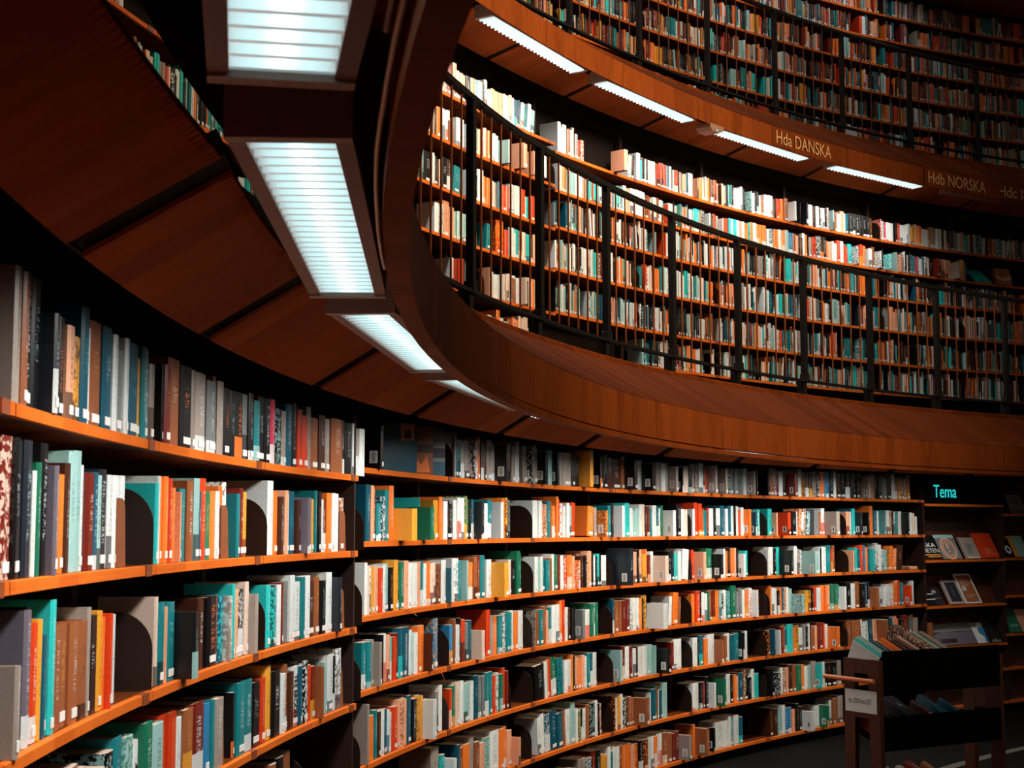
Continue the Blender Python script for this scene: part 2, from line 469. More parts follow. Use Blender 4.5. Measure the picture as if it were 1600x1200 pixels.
RL, RG, RT, RU = 13.41, 13.50, 14.66, 16.02
ZL = [0.217, -0.089, -0.396, -0.700, -1.007, -1.31]
ZG = [0.266, -0.055, -0.376, -0.693, -1.012, -1.332, -1.654]
ZT = [3.023, 2.709, 2.413, 2.071, 1.724, 1.408]
ZTl = [3.085, 2.741, 2.39, 2.055, 1.705, 1.37]
ZU = [6.183, 5.876, 5.547, 5.203, 4.86, 4.52]
EL = [188.7, 183.8, 178.9, 173.95, 168.75]
EG = [168.6, 161.77, 156.45, 151.2, 145.9, 140.7, 135.35, 130.06]
ET = [171.2, 166.2, 161.1, 156.05, 151.05, 146.17, 141.1, 136.2, 131.13, 126.0, 121.0, 116.0]
EU = [158, 153.2, 148.4, 143.6, 138.8, 134.0, 129.2, 124.4, 119.6, 114.8, 110]
bayn = {}
for i in range(4):
    bookcase(RL, EL[i], EL[i + 1], [Z(z) for z in ZL], 0.06, Z(0.47),
             'near left bookcase bay with orange shelf edges, %s' % ['cut by the picture edge', 'first fully seen at left', 'middle of the near row', 'ending at the step'][i],
             'near left bookcase bays', endpanel=(i == 3))
for i in range(7):
    bookcase(RG, EG[i], EG[i + 1], [Z(z) for z in ZG], 0.06, Z(0.47),
             'ground floor bookcase bay of orange shelves, %s to the right of the near left row' % ordw(i + 1), 'ground floor bookcase bays')
for i in range(11):
    left = ET[i + 1] > 146
    bookcase(RT, ET[i], ET[i + 1], [Z(z) for z in (ZTl if left else ZT)], Z(1.075), Z(3.46),
             'middle gallery bookcase bay behind the black railing, %s from the left' % ordw(i + 1), 'middle gallery bookcase bays')
for i in range(10):
    bookcase(RU, EU[i], EU[i + 1], [Z(z) for z in ZU], Z(4.105), Z(6.58),
             'upper gallery bookcase bay behind the upper railing, %s from the left' % ordw(i + 1), 'upper gallery bookcase bays')

# ---------------------------------------------------------------- books: where each stands
BOOKS = []      # dicts
ENDS = []       # bookends
rng = random.Random(11)
INKS = {'k': 'wewo', 'd': 'wecw', 'w': 'kbrk', 'c': 'kRbk', 's': 'kNwk', 'g': 'wkwk', 'e': 'kbkG', 't': 'wkew', 'T': 'kwbk', 'b': 'wewT', 'o': 'wkyc', 'r': 'wyck',
        'R': 'ycwp', 'n': 'cwyk', 'N': 'ycpw', 'y': 'kRNk', 'p': 'kRNb', 'G': 'wyew', 'm': 'wwkw', 'u': 'wywk', 'v': 'wwkw'}
def emit(case, row, bay, R, z, tl, tr, c, h, dep, flags='', Rs=None, run=None):
    Rs = Rs if Rs is not None else R + .012 + rng.uniform(0, .014)
    w = 2 * Rs * math.sin(RAD(max(tl - tr, .02)) / 2)
    BOOKS.append(dict(case=case, row=row, R=Rs, z=z, tl=tl, tr=tr, w=max(w * (.97 if flags[:1] in ('/', chr(92)) else 1) - (.0022 if flags else .0009), .003), h=h, d=dep, c=c, flags=flags,
                      ink=rng.choice(INKS[c]), seed=rng.random(), jit=rng.uniform(.88, 1.1), lab=rng.random() < .62))

def row(case, ri, R, z, segs, hmax=.262, flip=None):
    """segs: (origin, scale, start, tokens); a token is colour + end column on the enlarged view + flags
       + tall, - short, ! pulled forward, L sticker on the cover, / and \\ leaning, # and % bookends, _ empty"""
    prev = None
    for org, sc, start, toks in segs:
        x0 = org + start / sc
        for t in toks.split():
            c = t[0]; i = 1
            while i < len(t) and (t[i].isdigit() or t[i] == '.'): i += 1
            x1 = org + float(t[1:i]) / sc; fl_ = t[i:]
            if x1 <= x0 + .2: continue
            if c == '_': x0 = x1; prev = None; continue
            if c in '#%':
                ENDS.append((case, ri, R, z, ang(x0, R, Z(z)), ang(x1, R, Z(z)), c)); x0 = x1; prev = None; continue
            if prev and prev[0] == c and not fl_ and rng.random() < .75: h = prev[1] + rng.uniform(-.002, .002)
            else: h = rng.uniform(.192, .232)
            if '+' in fl_: h = rng.uniform(.244, .258)
            if '-' in fl_: h = rng.uniform(.165, .182)
            h = min(h, hmax)
            dep = min(.22, h * rng.uniform(.66, .76))
            Rb = R + .02
            if '!' in fl_:
                xs = x1 - max(1.2, .22 * (x1 - x0))
                Rs = R + .012 ; best = Rs
                tl = ang(x0, R + .02, Z(z))
                for q in np.linspace(R + .012, R - .125, 30):
                    a = ang(xs, q, Z(z))
                    best = q; tl2 = a
                    if ang(xs, q, Z(z)) >= tl: break
                tr = ang(x1, best, Z(z)); tl = tl2
                emit(case, ri, None, R, z, tl, tr, c, h - .02 if '+' not in fl_ else h, dep, fl_, Rs=best)
            else:
                lim = 7.6 if case == 'G' else 6.8 if case == 'T' else 99
                if x1 - x0 > lim and not fl_.replace('+', '').replace('-', '') and rng.random() < .8:
                    xm = x0 + (x1 - x0) * rng.uniform(.38, .62)
                    emit(case, ri, None, R, z, ang(x0, Rb, Z(z)), ang(xm, Rb, Z(z)), c, h, dep, fl_)
                    alt = rng.choice({'w': 'wwce', 'k': 'kkdN', 'o': 'oopr', 'n': 'nNnp', 't': 'tbt', 's': 'sgsv', 'b': 'btd', 'p': 'pco'}.get(c, c))
                    emit(case, ri, None, R, z, ang(xm, Rb, Z(z)), ang(x1, Rb, Z(z)), alt, min(hmax, h + rng.uniform(-.022, .008)), dep, fl_)
                else:
                    emit(case, ri, None, R, z, ang(x0, Rb, Z(z)), ang(x1, Rb, Z(z)), c, h, dep, fl_)
            prev = (c, h); x0 = x1

def rand_row(case, ri, R, z, ta, tb, pal, edges, hmax=.262, pend=.35, pgap=.02, wr=(.010, .029)):
    t = ta; cur = rng.choice(pal); h = .2
    edges = [e for e in edges if tb < e < ta]
    lean_next = ''
    while t > tb:
        nxt = max([e for e in edges if e < t - .01] + [tb])
        if (t - nxt) * R / 57.3 < .11 and rng.random() < pend * .5:
            if rng.random() < .6: ENDS.append((case, ri, R, z, t, max(t - .08 / R * 57.3, nxt + .04), '#'))
            t = nxt - .02; continue
        if rng.random() < pgap:
            t -= rng.uniform(.04, .14) / R * 57.3; continue
        if rng.random() < .62:
            cur = rng.choice(pal); h = rng.uniform(.185, .242)
            w = rng.uniform(*wr)
            if rng.random() < .08: h = .255
        else:
            w = rng.uniform(wr[0], wr[1] * .8)
        t2 = t - w / R * 57.3
        if t2 < nxt - .01: t = nxt - .025; continue
        fl_ = ''
        if rng.random() < .03: fl_ = rng.choice('/\\')
        emit(case, ri, None, R, z, t, t2, cur, min(h * rng.uniform(.985, 1.01), hmax), min(.21, h * .7), fl_)
        t = t2

A, B_ = (0, 4), (400, 4)
# near left bookcase
row('L', 0, RL, ZL[0], [(0, 1, 0, '_21 s30+ n38+ k52+ k65 d92! k102 p112 y121- b133+ w142 n161 b175 w181 g192 w197 b213 y222 t228 t234 s241'),
    (0, 1, 252, 'k254 R263 n281 k299 s306 s321 g335 n338 s347 k357 k366 k378 g388 k395 t404 k414 k423 m431 k442 s448 b458 k465 r472 r480 s486 n498 N508 s516 n534 k540 k550 w554 s561 w569')], .25)
row('L', 1, RL, ZL[1], [(0, 1, 0, 'R17+ k22+ d36+ d48+ w52 G58 k68+ v90! o97 N104 e114+ e125+ w131 R143 b150 e158 d170 w177 w182 w188 w193 %213 #243 T247 w250'),
    (0, 1, 252, 'o256 o262 r268 o275 p283! t291 n300 e308 b312 r320 G331 o338 w343 o348 w354 %372 t376 R381 y388 #420 w429+ o435 N441 t445 p449 w453 b463 N468 v487! y491 t494 k500 w504 R511 o518 w524 w530 n537 %551 #571')], .25)
row('L', 2, RL, ZL[2], [(0, 1, 0, 's31!- v41+ k46+ r55 y60 b66 m73- T81+ n92 n105 n118 n132 s136 k150 y156 o160 r175! w184 #241 c245 t253 p258 t271 k312! N321 k336 r342 b350 s363! T366 p371 k383 c388 s404! %407 #417 T423 T429 b433 w438 R441 g453 w460 w471 t475 w483 N492 n500 k508 w517 d535! %550 #568')], .258)
row('L', 3, RL, ZL[3], [(0, 1, 20, 'n60 k75 n122 k137 w162! k177 t192 e205 w213 #222 G235 e252 r262 r274 w285 n300 R320 u328 t333 s347 %365 k368 t381 t394 k408 r415 y424+ k437 w444 n450 N458 w468 b472 k479 r484 R491 n507! e511 w520 k524 w533 %545 #566')], .25)
row('L', 4, RL, ZL[4], [(0, 1, 330, 'N360 n372 k384 n395 s402 N412 s420 n430 k442 n455 #468 #480 _510 #565')], .25)
# ground floor shelves (long row to the right of the step)
row('G', 0, RG, ZG[0], [(400, 4, 735, 'k800!L _1172 #1240 s1246 b1282 s1335 N1378!L w1388 o1408 N1440 s1490 k1595!L'),
    (800, 4, 0, 's20 w45+ w70+ s100\\ k135!L s168\\ k225!L e250 k300!L s320 s372 k420 y515!+ k570!L k630 N688 n712 k788!L w812 k900!L s914 s935 w960 s980 s1045!L k1075!L c1105 k1125 s1150 s1170 w1195 N1210 r1228 s1290!L s1355!L k1368 g1390 g1410 g1430 g1448 w1468 s1528!L k1540'),
    (1200, 4, 0, 'k12 n40 R72 w96 k118 R188!L w208 N240 N262 N282 s310 k328 o356 u388 k412 w428 k460 k490 k520 k555 k590 s645!L p670 k690 k712 g748 k772 w792 n815 n835 n855 n872 n890')], .235)
row('G', 1, RG, ZG[1], [(400, 4, 690, 'b720+ p752+ t780- b812 t835 o865+ y1015!- T1017 G1120!- y1148 o1170 w1195 k1235 w1255 w1272 w1285 w1300 G1335 k1350 b1365 d1430! w1450 t1480/ o1530! w1545 o1562 y1575 g1600'),
    (800, 4, 0, '#135 w165 w185 p220 t240 n256 o275 o308+ w340 w372 r400/ t465! o505/ n520 s535 n605!L t622 k640 w710! T740 w775 e800 w832 N850 R865 t880 w905 b920 w935 G950 w1030!L k1060 w1100 #1128 w1142 r1188+ n1200 t1222 r1232 w1262 k1280 w1310 b1335 w1350 b1370 w1390 k1400 w1412 r1432 w1448 o1500!L b1535!L T1550 #1600'),
    (1200, 4, 0, 'T25 p65!L r148!L k178 w192 o210/ w222/ n240/ t260/ w290 g318 n335 w357 s455!L #495 p515 w520 b530 T548 d595!L k640!L o660+ b685 w700 t715 g730 t742 w760 n775 k790 w800 t815 w835 k890! w905 c920 w935- #980')])
row('G', 2, RG, ZG[2], [(400, 4, 675, 'w690 c710 w725 y745 p770 r795 w835 k860 y885 k895 G925 p955 w985 w1010 p1030 t1048 w1065 o1085 c1130 n1155 w1185 b1225! w1240 w1270 t1290 e1330! o1365 n1385 R1410 t1440 w1470 y1585! c1600'),
    (800, 4, 0, 'k30 G65+ #140 w175 w190 t235 n250 w265 G290 R310 w330 r345 o375 p390 o430! N450 k465 p480 p500 k510 w530 k540 T555 k565 w595 #635 d765!L+ p785 k800 p820 y840 o850 R870 w890 c985!L k1020 T1040 w1060 w1100/ #1130 r1145 p1220!L G1255 k1325!L w1335 o1350 k1375 o1395 p1405 k1415 w1465!L T1480 #1600'),
    (1200, 4, 0, 'w15 w40 k55 T75 k165!L w185 s200 w210 e325!L w330 k335 w365 t395 r405 n420 #510 p545! T560 b580 r600 u610 o625 b640 T672! w710+ w745 n760/ o780/ o800/ N840/')])
row('G', 3, RG, ZG[3], [(400, 4, 665, 't690 t720 s735 s790! k800 w820 p840 T855 r870 R885 b912 b935 w940 b960 w972 e985 w1005 o1030 o1060 N1110! u1140+ #1215 u1235 n1245 w1270 k1285 r1310 g1330 b1355 c1435!- r1460+ s1480 o1510 t1535 t1550 w1565 t1600'),
    (800, 4, 0, 'w15 o40 w70 #135 s150! n170 t195 n215 p235 t250 w275 w298 o330+ w350 N365 k400! g460!L w488- G510 G528 G545 #635 b645 n665 n690 R740 w780 w795 o815 k828 y840 k850 w980! w1000/ o1035/ n1050/ #1130 o1150 r1175 k1190 w1225 G1235 n1250 R1275 o1300 e1315 k1325 w1345 t1370 G1400+ g1420 g1440 w1455 o1480 w1500 w1545! #1600'),
    (1200, 4, 0, '#18 o25 w60 k75 o85 b100 p120 w155 e235!- y275- k290 r305 w330 o360 o392 G418 G440 t450 w495! k525 w550 n580 k610 b625 k640 n700! w740!L w770 w785 o810 p815 r830 t850 r905!L w915')])
row('G', 4, RG, ZG[4], [(400, 4, 665, 's710!+ o735 t755 N775 w800 b820 w855 r885 p918 p950 b975 k1005 y1040 w1135! s1150 w1170 #1210 r1225 G1245 c1280 w1300 e1325 e1345 w1365 b1395 g1430 t1475 r1495 w1525 G1545 r1560 R1575 #1600'),
    (800, 4, 0, '#135 w145 k205\\ w220\\ p235\\ r250\\ G290\\ t330\\ w352 w375 o390 k400 p440 p460 w475 t510 w535 #640 e695!L R715 w740 R760 w780 k790 w820 w845 e880 e905! k1000!L R1020 w1040 w1068 #1135 w1165 k1175 b1200 o1225 w1248 w1270 n1330! n1345 w1365 b1420 k1460!L w1475 #1600'),
    (1200, 4, 0, 'k15 b50! w85! R100 n112 b125 T160 o175 y195 w220 g240 k255 w265 k275 n310 R326 R350 r358 w380 o455!L #505 n530\\ n590\\ w605\\ w635\\ b665\\ p695\\ n765!\\ w775 b790\\ p815\\ o830\\ k850 R890 t900 n915 s945')])
row('G', 5, RG, ZG[5], [(400, 4, 1100, 's1150+ T1180 w1260! b1275 n1300 o1340 s1370 n1430 e1470 w1525 o1570 p1600'), (800, 4, 0, 'p60!- #130 n165 w185\\ w210\\ b245\\ b285\\ b320\\ n340\\ w370 e400+ w410 G430 k440 w470 n490 k520 w535 k550 n565 #640 k645 w665 y680 w695 k720 N735 n770 n865!L w870 b900 t908 n915 w925 b938 e970+ #1130 w1150 w1175 k1195 R1210 k1230 w1280! G1345!L w1370 k1390 o1405 p1420 b1450 n1460 k1500 w1520 T1545 #1600'),
    (1200, 4, 0, 'k40! k85! w98 n130 N155 n180 G210 o235 w275 s300 T345!L w360 k370 k435 s450 s465')])
row('G', 6, RG, ZG[6], [(800, 4, 160, 'R240 k355!- g420! s440 s460 b500 R530 k560 y600 w620 t635 w652 w670 n695 o750 p775 r795 k825 k855 w872 w890 o910 w925 w940 n970 n1000 R1050 s1130!L o1145 n1240!L k1275!L w1330 w1355 w1390 w1418 b1445'),
    (1200, 4, 0, '_20 N65 e90 w110 u130 u150 o178- k195 k218 w298!L- w312 w325 G390!L w405 n440 s470')], .24)
# middle gallery: the bays nearest the viewer, then the long run
row('T', 0, RT, ZTl[0], [(600, 4, 225, 'r240 b270 t290 k300 w320 w340 w360 w375 n395+ R430+ p455+ c475 p495 p515 k540 p570 e585 e600 e615 k630 c650+ c675 p700 p725 p750 w780 p815 b828/ k838/ b850/ w870/ t895/ w915/ e945/')], .26)
row('T', 0, RT, ZT[0], [(600, 4, 1085, 'w1105+ w1120 w1145+ n1165 w1180 s1195+ g1212 r1230- r1250-'), (800, 6.667, 1000, '_1040 p1215! w1245/ k1275/ w1310 w1350+ k1385 w1440 w1500 r1545 r1580 m1600'),
    (1000, 8, 10, 'T35 b65 k100 w140 w195 r245 r280 m295 r330 u365 w395 k412 w430 r478 k498 s530 p572 b610 w670 p740! o780 w800 o818 w830 p850 o880 N920 r960 p985 k1025! p1055 s1085 k1110 t1150 k1185 w1230 w1262 w1290 k1320 e1410! w1440 k1465 k1495 w1520 n1555 w1600'),
    (1200, 8, 0, 'w40 w72 k110 r165 o205 n250 w365! k415! d510! w560 k600 w640 k665 w690 w720 k745 w765 e835! n865 w910 p960 w975 b1010 k1065 k1100 k1150 k1185 k1245 k1305 #1410 r1425 e1450 m1480 w1510 w1540 w1575'),
    (1400, 8, 0, 'k30 r60 w95 w155! w190 y240 p270 o320 w345 w380 w420 y440 s500 w545 w580 k600 w635 k670 k720 s745 s780 w820 p850 T910 p940 k970 w1010 k1030 b1080 w1120/ k1200 o1230 b1300 t1330 w1370 _1410 s1440 s1480 n1540')], .262)
row('T', 1, RT, ZTl[1], [(600, 4, 150, 'w175 w220+ k240 T265 p295 N330 o355 w385 w415 %450 w475 w500 _520 w545 w585 p605 n620 w630 p665 w690 w720 e800! p900! p950!'), (600, 4, 955, 'w1020! #1073')], .26)
row('T', 1, RT, ZT[1], [(600, 4, 1090, 'w1105 p1125 o1145 e1200 w1220 w1240 n1260 T1295 r1315 T1345 w1385 o1400 r1420 g1440 T1475 e1495 w1515 p1540 w1600'),
    (1000, 8, 0, 'w30 w60 k110 n130 s170 w215 n240 w305 r360! w420 k440 w475 G500 t530 p590 b615 w680 T745 p760 s780 k805 w890! k920 r955 s985 w1050! r1080 r1110 T1140 w1165 T1215 w1250 p1275 w1310 o1360 T1385 o1420 w1460 o1500 o1530 o1580'),
    (1200, 8, 0, 'w30 b75 o110 o135 w175 o215 e258 u310 n350 p385 k440 w475 o500 k520 s555 r605 k660 k700 k740 o765 p800 w865 r905 w945 r1005 T1055 w1140! r1180/ o1220/ p1262 w1305 n1340 w1430! k1450 T1550!-'),
    (1400, 8, 0, 'e20! p75! p110 w120 k140 w165 k180 b245 m275 w335 b360 w415 k470 R550! n570 p610 p655 p695 s810! y860 b890')], .25)
row('T', 2, RT, ZTl[2], [(600, 4, 125, 'w145 b180 t200 r212 e255+ k300 w312 k345 c360 k430 t470/ _520 w575 k585 w600+ w620 o640 o665 c690 s710 b725 w740 r765 r785 w815 w840 w858 r885 T905- _920 r945')], .26)
row('T', 3, RT, ZTl[3], [(600, 6.667, 540, 'w585 w620 p690+ p735 e760 e790 e820 e860 e900 e930 %1020 _1060 t1120/ o1255+ r1295 b1330 w1362 T1405 c1440 c1475 T1530 k1555 p1600'), (800, 4, 10, 'w25 n45 R65 o75 R95')], .26)
row('T', 4, RT, ZTl[4], [(600, 6.667, 700, 'w728 r800! r832 d880 b930 n950 #1050 p1115! w1195 w1250! c1300 w1320 t1345 w1380 w1420 n1460 k1510 w1535 k1560 T1600'), (800, 6.667, 0, 'n45 w75 c165! c185 w200 o235')], .26)
row('T', 5, RT, ZTl[5], [(600, 6.667, 1080, 'w1120 k1150 R1175 o1215+ w1290 n1330 o1345 p1400 c1450+ c1500 T1530- r1570- _1600')], .26)
# seen through the slot between soffit and balcony front: books further left
light = list('wwwwwwccewekkkkskpooTTtbbrndgdwR')
warm = list('oorrRRnnNNpcwTttbdkkyesR')
cool = list('wweckkkbttTgsondRpN')
rand_row('T', 2, RT, ZTl[2], 170.8, 167.4, light, ET)
rand_row('T', 3, RT, ZTl[3], 170.8, 154.6, light, ET)
rand_row('T', 4, RT, ZTl[4], 170.8, 153.0, light, ET)
rand_row('T', 0, RT, ZTl[0], 170.8, 154.3, light, ET); rand_row('T', 1, RT, ZTl[1], 170.8, 154.8, light, ET); rand_row('T', 5, RT, ZTl[5], 165, 152.3, light, ET)
for i in (2, 3, 4, 5):
    ta = {2: 147.2, 3: 147.4, 4: 147.4, 5: 140.9}[i]
    rand_row('T', i, RT, (ZT)[i], min(ta, 146.1), 128.6, light if i < 5 else cool, ET, .255)
    rand_row('T', i, RT, ZT[i], 128.6, 115, cool, ET, .255, pgap=.05)
rand_row('T', 0, RT, ZT[0], 119.0, 115, cool, ET)
for i, z in enumerate(ZU):
    rand_row('U', i, RU, z, 157.5, 111, warm, EU, .25, pend=.5, pgap=.02, wr=(.012, .038))

xa, xb = ang(1303.5, RT, Z(ZT[3])), ang(1313, RT, Z(ZT[3]))
BOOKS = [q for q in BOOKS if not (q['case'] == 'T' and q['row'] == 3 and q['tl'] > xb and q['tr'] < xa)]
emit('T', 3, None, RT, ZT[3], xa, xb, 'e', .25, .17, 'K')
# books that lean need room at the head: drop the upright one they would cut into
byrow = {}
for q in BOOKS: byrow.setdefault((q['case'], q['row']), []).append(q)
drop = set()
for lst in byrow.values():
    lst.sort(key=lambda q: -q['tl'])
    for i, q in enumerate(lst):
        need = q['h'] * math.sin(RAD(5)) / q['R'] * 57.3
        if '/' in q['flags']:
            for r in lst[i + 1:]:
                if '/' in r['flags']: break
                if r['tl'] > q['tr'] - need: drop.add(id(r))
                else: break
        if chr(92) in q['flags']:
            for r in reversed(lst[:i]):
                if chr(92) in r['flags']: break
                if r['tr'] < q['tl'] + need: drop.add(id(r))
                else: break
BOOKS = [q for q in BOOKS if id(q) not in drop]
# ---------------------------------------------------------------- books: geometry
def sl(c): return np.array(lin(*PAL[c])[:3])
def book_faces(bk):
    """verts, cover faces (with spine uv), page face, label"""
    w, h, d = bk['w'], bk['h'], bk['d']
    r = min(.006, w * .3)
    out = [(0, r), (w * .22, .001), (w * .78, .001), (w, r), (w, d), (0, d)]
    return out

def lean_of(bk):
    f = bk['flags']
    a = RAD(5)
    return a if '/' in f else (-a if '\\' in f else 0.0)

def place(bk):
    M = frame(bk['R'], bk['tl'], Z(bk['z']) + .0006)
    # spine turned to face the shelf front: use the angle of the book's middle
    tm = (bk['tl'] + bk['tr']) / 2
    M = frame(bk['R'], tm, Z(bk['z']) + .0006) @ Matrix.Translation((-bk['w'] / 2, 0, 0))
    a = lean_of(bk)
    if a > 0: M = M @ Matrix.Translation((bk['w'], 0, 0)) @ Matrix.Rotation(a, 4, 'Y') @ Matrix.Translation((-bk['w'], 0, 0))
    if a < 0: M = M @ Matrix.Rotation(a, 4, 'Y')
    return M

def set_attrs(me, cols, inks, uvs):
    n = len(me.loops)
    a = me.color_attributes.new('Col', 'FLOAT_COLOR', 'CORNER'); a.data.foreach_set('color', np.asarray(cols, np.float32).ravel())
    a = me.color_attributes.new('Ink', 'FLOAT_COLOR', 'CORNER'); a.data.foreach_set('color', np.asarray(inks, np.float32).ravel())
    a = me.attributes.new('PrintUV', 'FLOAT_VECTOR', 'CORNER'); a.data.foreach_set('vector', np.asarray(uvs, np.float32).ravel())

def px_area(bk):
    M = place(bk)
    vis = [pix(M @ Vector(p)) for p in ((0, 0, 0), (bk['w'], 0, 0), (bk['w'], 0, bk['h']), (0, 0, bk['h']))]
    if '!' in bk['flags'] or bk['flags']:
        back = pix(M @ Vector((0, .09, 0)))
        vis[0] = (min(vis[0][0], back[0]), vis[0][1]); vis[3] = (vis[0][0], vis[3][1])
    xs = [p[0] for p in vis]; ys = [p[1] for p in vis]
    x0, x1 = max(min(xs), 0), min(max(xs), 1600); y0, y1 = max(min(ys), 0), min(max(ys), 1200)
    if x1 <= x0 or y1 <= y0: return 0
    return (x1 - x0) * (y1 - y0)
def hidden_by_front(bk):
    return bk['case'] == 'T' and bk['tl'] > 157
for bk in BOOKS: bk['area'] = px_area(bk) * (0.5 if bk['case'] in 'TU' else 1) * (0.02 if hidden_by_front(bk) else 1)
BOOKS.sort(key=lambda q: -q['area'] - (1e7 if q['flags'] == 'K' else 0))
BIG, REST = BOOKS[:272], BOOKS[272:]

def stuff_books(lst, name, label):
    V = []; F = []; C = []; I = []; U = []
    cream = np.array(lin(*PAL['c'])[:3]) * .75; white = sl('w')
    for bk in lst:
        M = np.array(place(bk)); out = book_faces(bk); h = bk['h']
        pts = [(x, y, 0) for x, y in out] + [(x, y, h) for x, y in out]
        i0 = len(V); c = np.minimum(sl(bk['c']) * bk['jit'], 1); ink = sl(bk['ink'])
        loc = list(pts)
        def quad(ix, colr, uvq):
            F.append(tuple(i0 + q for q in ix))
            for q in uvq: C.append((*colr, 1)); I.append((*ink, bk['seed'])); U.append((q[0], q[1], 0))
        none = [(-1, -1)] * 4
        for a, b_, ua, ub in ((0, 1, .05, .22), (1, 2, .22, .78), (2, 3, .78, .95)):
            quad((a, b_, b_ + 6, a + 6), c, [(ua, 0), (ub, 0), (ub, 1), (ua, 1)])
        quad((3, 4, 10, 9), c, none); quad((5, 0, 6, 11), c, none); quad((4, 5, 11, 10), cream, none)
        F.append(tuple(i0 + q for q in range(6, 12)))
        for q in range(6): C.append((*cream, 1)); I.append((*cream, 0)); U.append((-1, -1, 0))
        if bk['lab'] and bk['w'] > .008:
            e = .001; z0 = .012; z1 = .03
            k = len(loc); loc += [(bk['w'] * .2, -e, z0), (bk['w'] * .8, -e, z0), (bk['w'] * .8, -e, z1), (bk['w'] * .2, -e, z1)]
            quad((k, k + 1, k + 2, k + 3), white, none)
        if 'L' in bk['flags']:
            d = bk['d']; y0, y1 = .02, .055; z0, z1 = .025, .075
            k = len(loc); loc += [(-.0008, y1, z0), (-.0008, y0, z0), (-.0008, y0, z1), (-.0008, y1, z1)]
            quad((k, k + 1, k + 2, k + 3), white * .85, none)
            k = len(loc); loc += [(-.0014, y1 - .011, z0 + .008), (-.0014, y0 + .011, z0 + .008), (-.0014, y0 + .011, z1 - .008), (-.0014, y1 - .011, z1 - .008)]
            quad((k, k + 1, k + 2, k + 3), white * .08, none)
        A_ = np.c_[np.array(loc), np.ones(len(loc))] @ M.T
        V.extend(map(tuple, A_[:, :3]))
    me = bpy.data.meshes.new(name); me.from_pydata(V, [], F); me.materials.append(M_book)
    set_attrs(me, C, I, U); me.update()
    return tag(link(name, me), label, 'books', None, 'stuff')
stuff_books([q for q in REST if q['case'] in 'LG'], 'ground_books', 'remaining books packed along the far ground floor shelves')
stuff_books([q for q in REST if q['case'] == 'T'], 'middle_gallery_books', 'hundreds of books on the middle gallery shelves behind the black railing')
stuff_books([q for q in REST if q['case'] == 'U'], 'upper_gallery_books', 'hundreds of books on the upper gallery shelves behind the upper railing')

# individual books: cover, pages, spine label (and a sticker on the cover)
def cover_mesh(bk):
    w, h, d = bk['w'], bk['h'], bk['d']
    t = min(.0022, w * .14)
    out = book_faces(bk)
    inn = [(t, d), (t, out[0][1] + t), (w - t, out[0][1] + t), (w - t, d)]
    n = len(out)
    V = [(x, y, z) for z in (0, h) for x, y in out] + [(x, y, z) for z in (0, h) for x, y in inn]
    F = []; UV = []
    N_ = [(-1, -1)] * 4
    for a, b_, ua, ub in ((0, 1, .05, .22), (1, 2, .22, .78), (2, 3, .78, .95)):
        F.append((a, b_, b_ + 6, a + 6)); UV += [(ua, 0), (ub, 0), (ub, 1), (ua, 1)]
    for f in ((3, 4, 10, 9), (5, 0, 6, 11)): F.append(f); UV += N_
    o = 12
    for f in ((o + 1, o + 0, o + 4, o + 5), (o + 2, o + 1, o + 5, o + 6), (o + 3, o + 2, o + 6, o + 7),   # inner walls
              (5, o, o + 4, 11), (o + 3, 4, 10, o + 7)): F.append(f); UV += N_
    for zo, io in ((6, 4), (0, 0)):
        i = [o + io + q for q in range(4)]
        fs = [(zo + 5, zo + 0, i[1], i[0]), (zo + 3, zo + 4, i[3], i[2]), (zo + 0, zo + 1, i[1]), (zo + 1, zo + 2, i[2], i[1]), (zo + 2, zo + 3, i[2])]
        for f in fs:
            F.append(f if zo else f[::-1]); UV += [(-1, -1)] * len(f)
    me = bpy.data.meshes.new('book'); me.from_pydata(V, [], F); me.materials.append(M_book)
    c = np.minimum(sl(bk['c']) * bk['jit'], 1); k = sl(bk['ink'])
    nl = len(me.loops)
    set_attrs(me, [(*c, 1)] * nl, [(*k, bk['seed'])] * nl, [(u, v, 0) for u, v in UV])
    me.update()
    return me, t

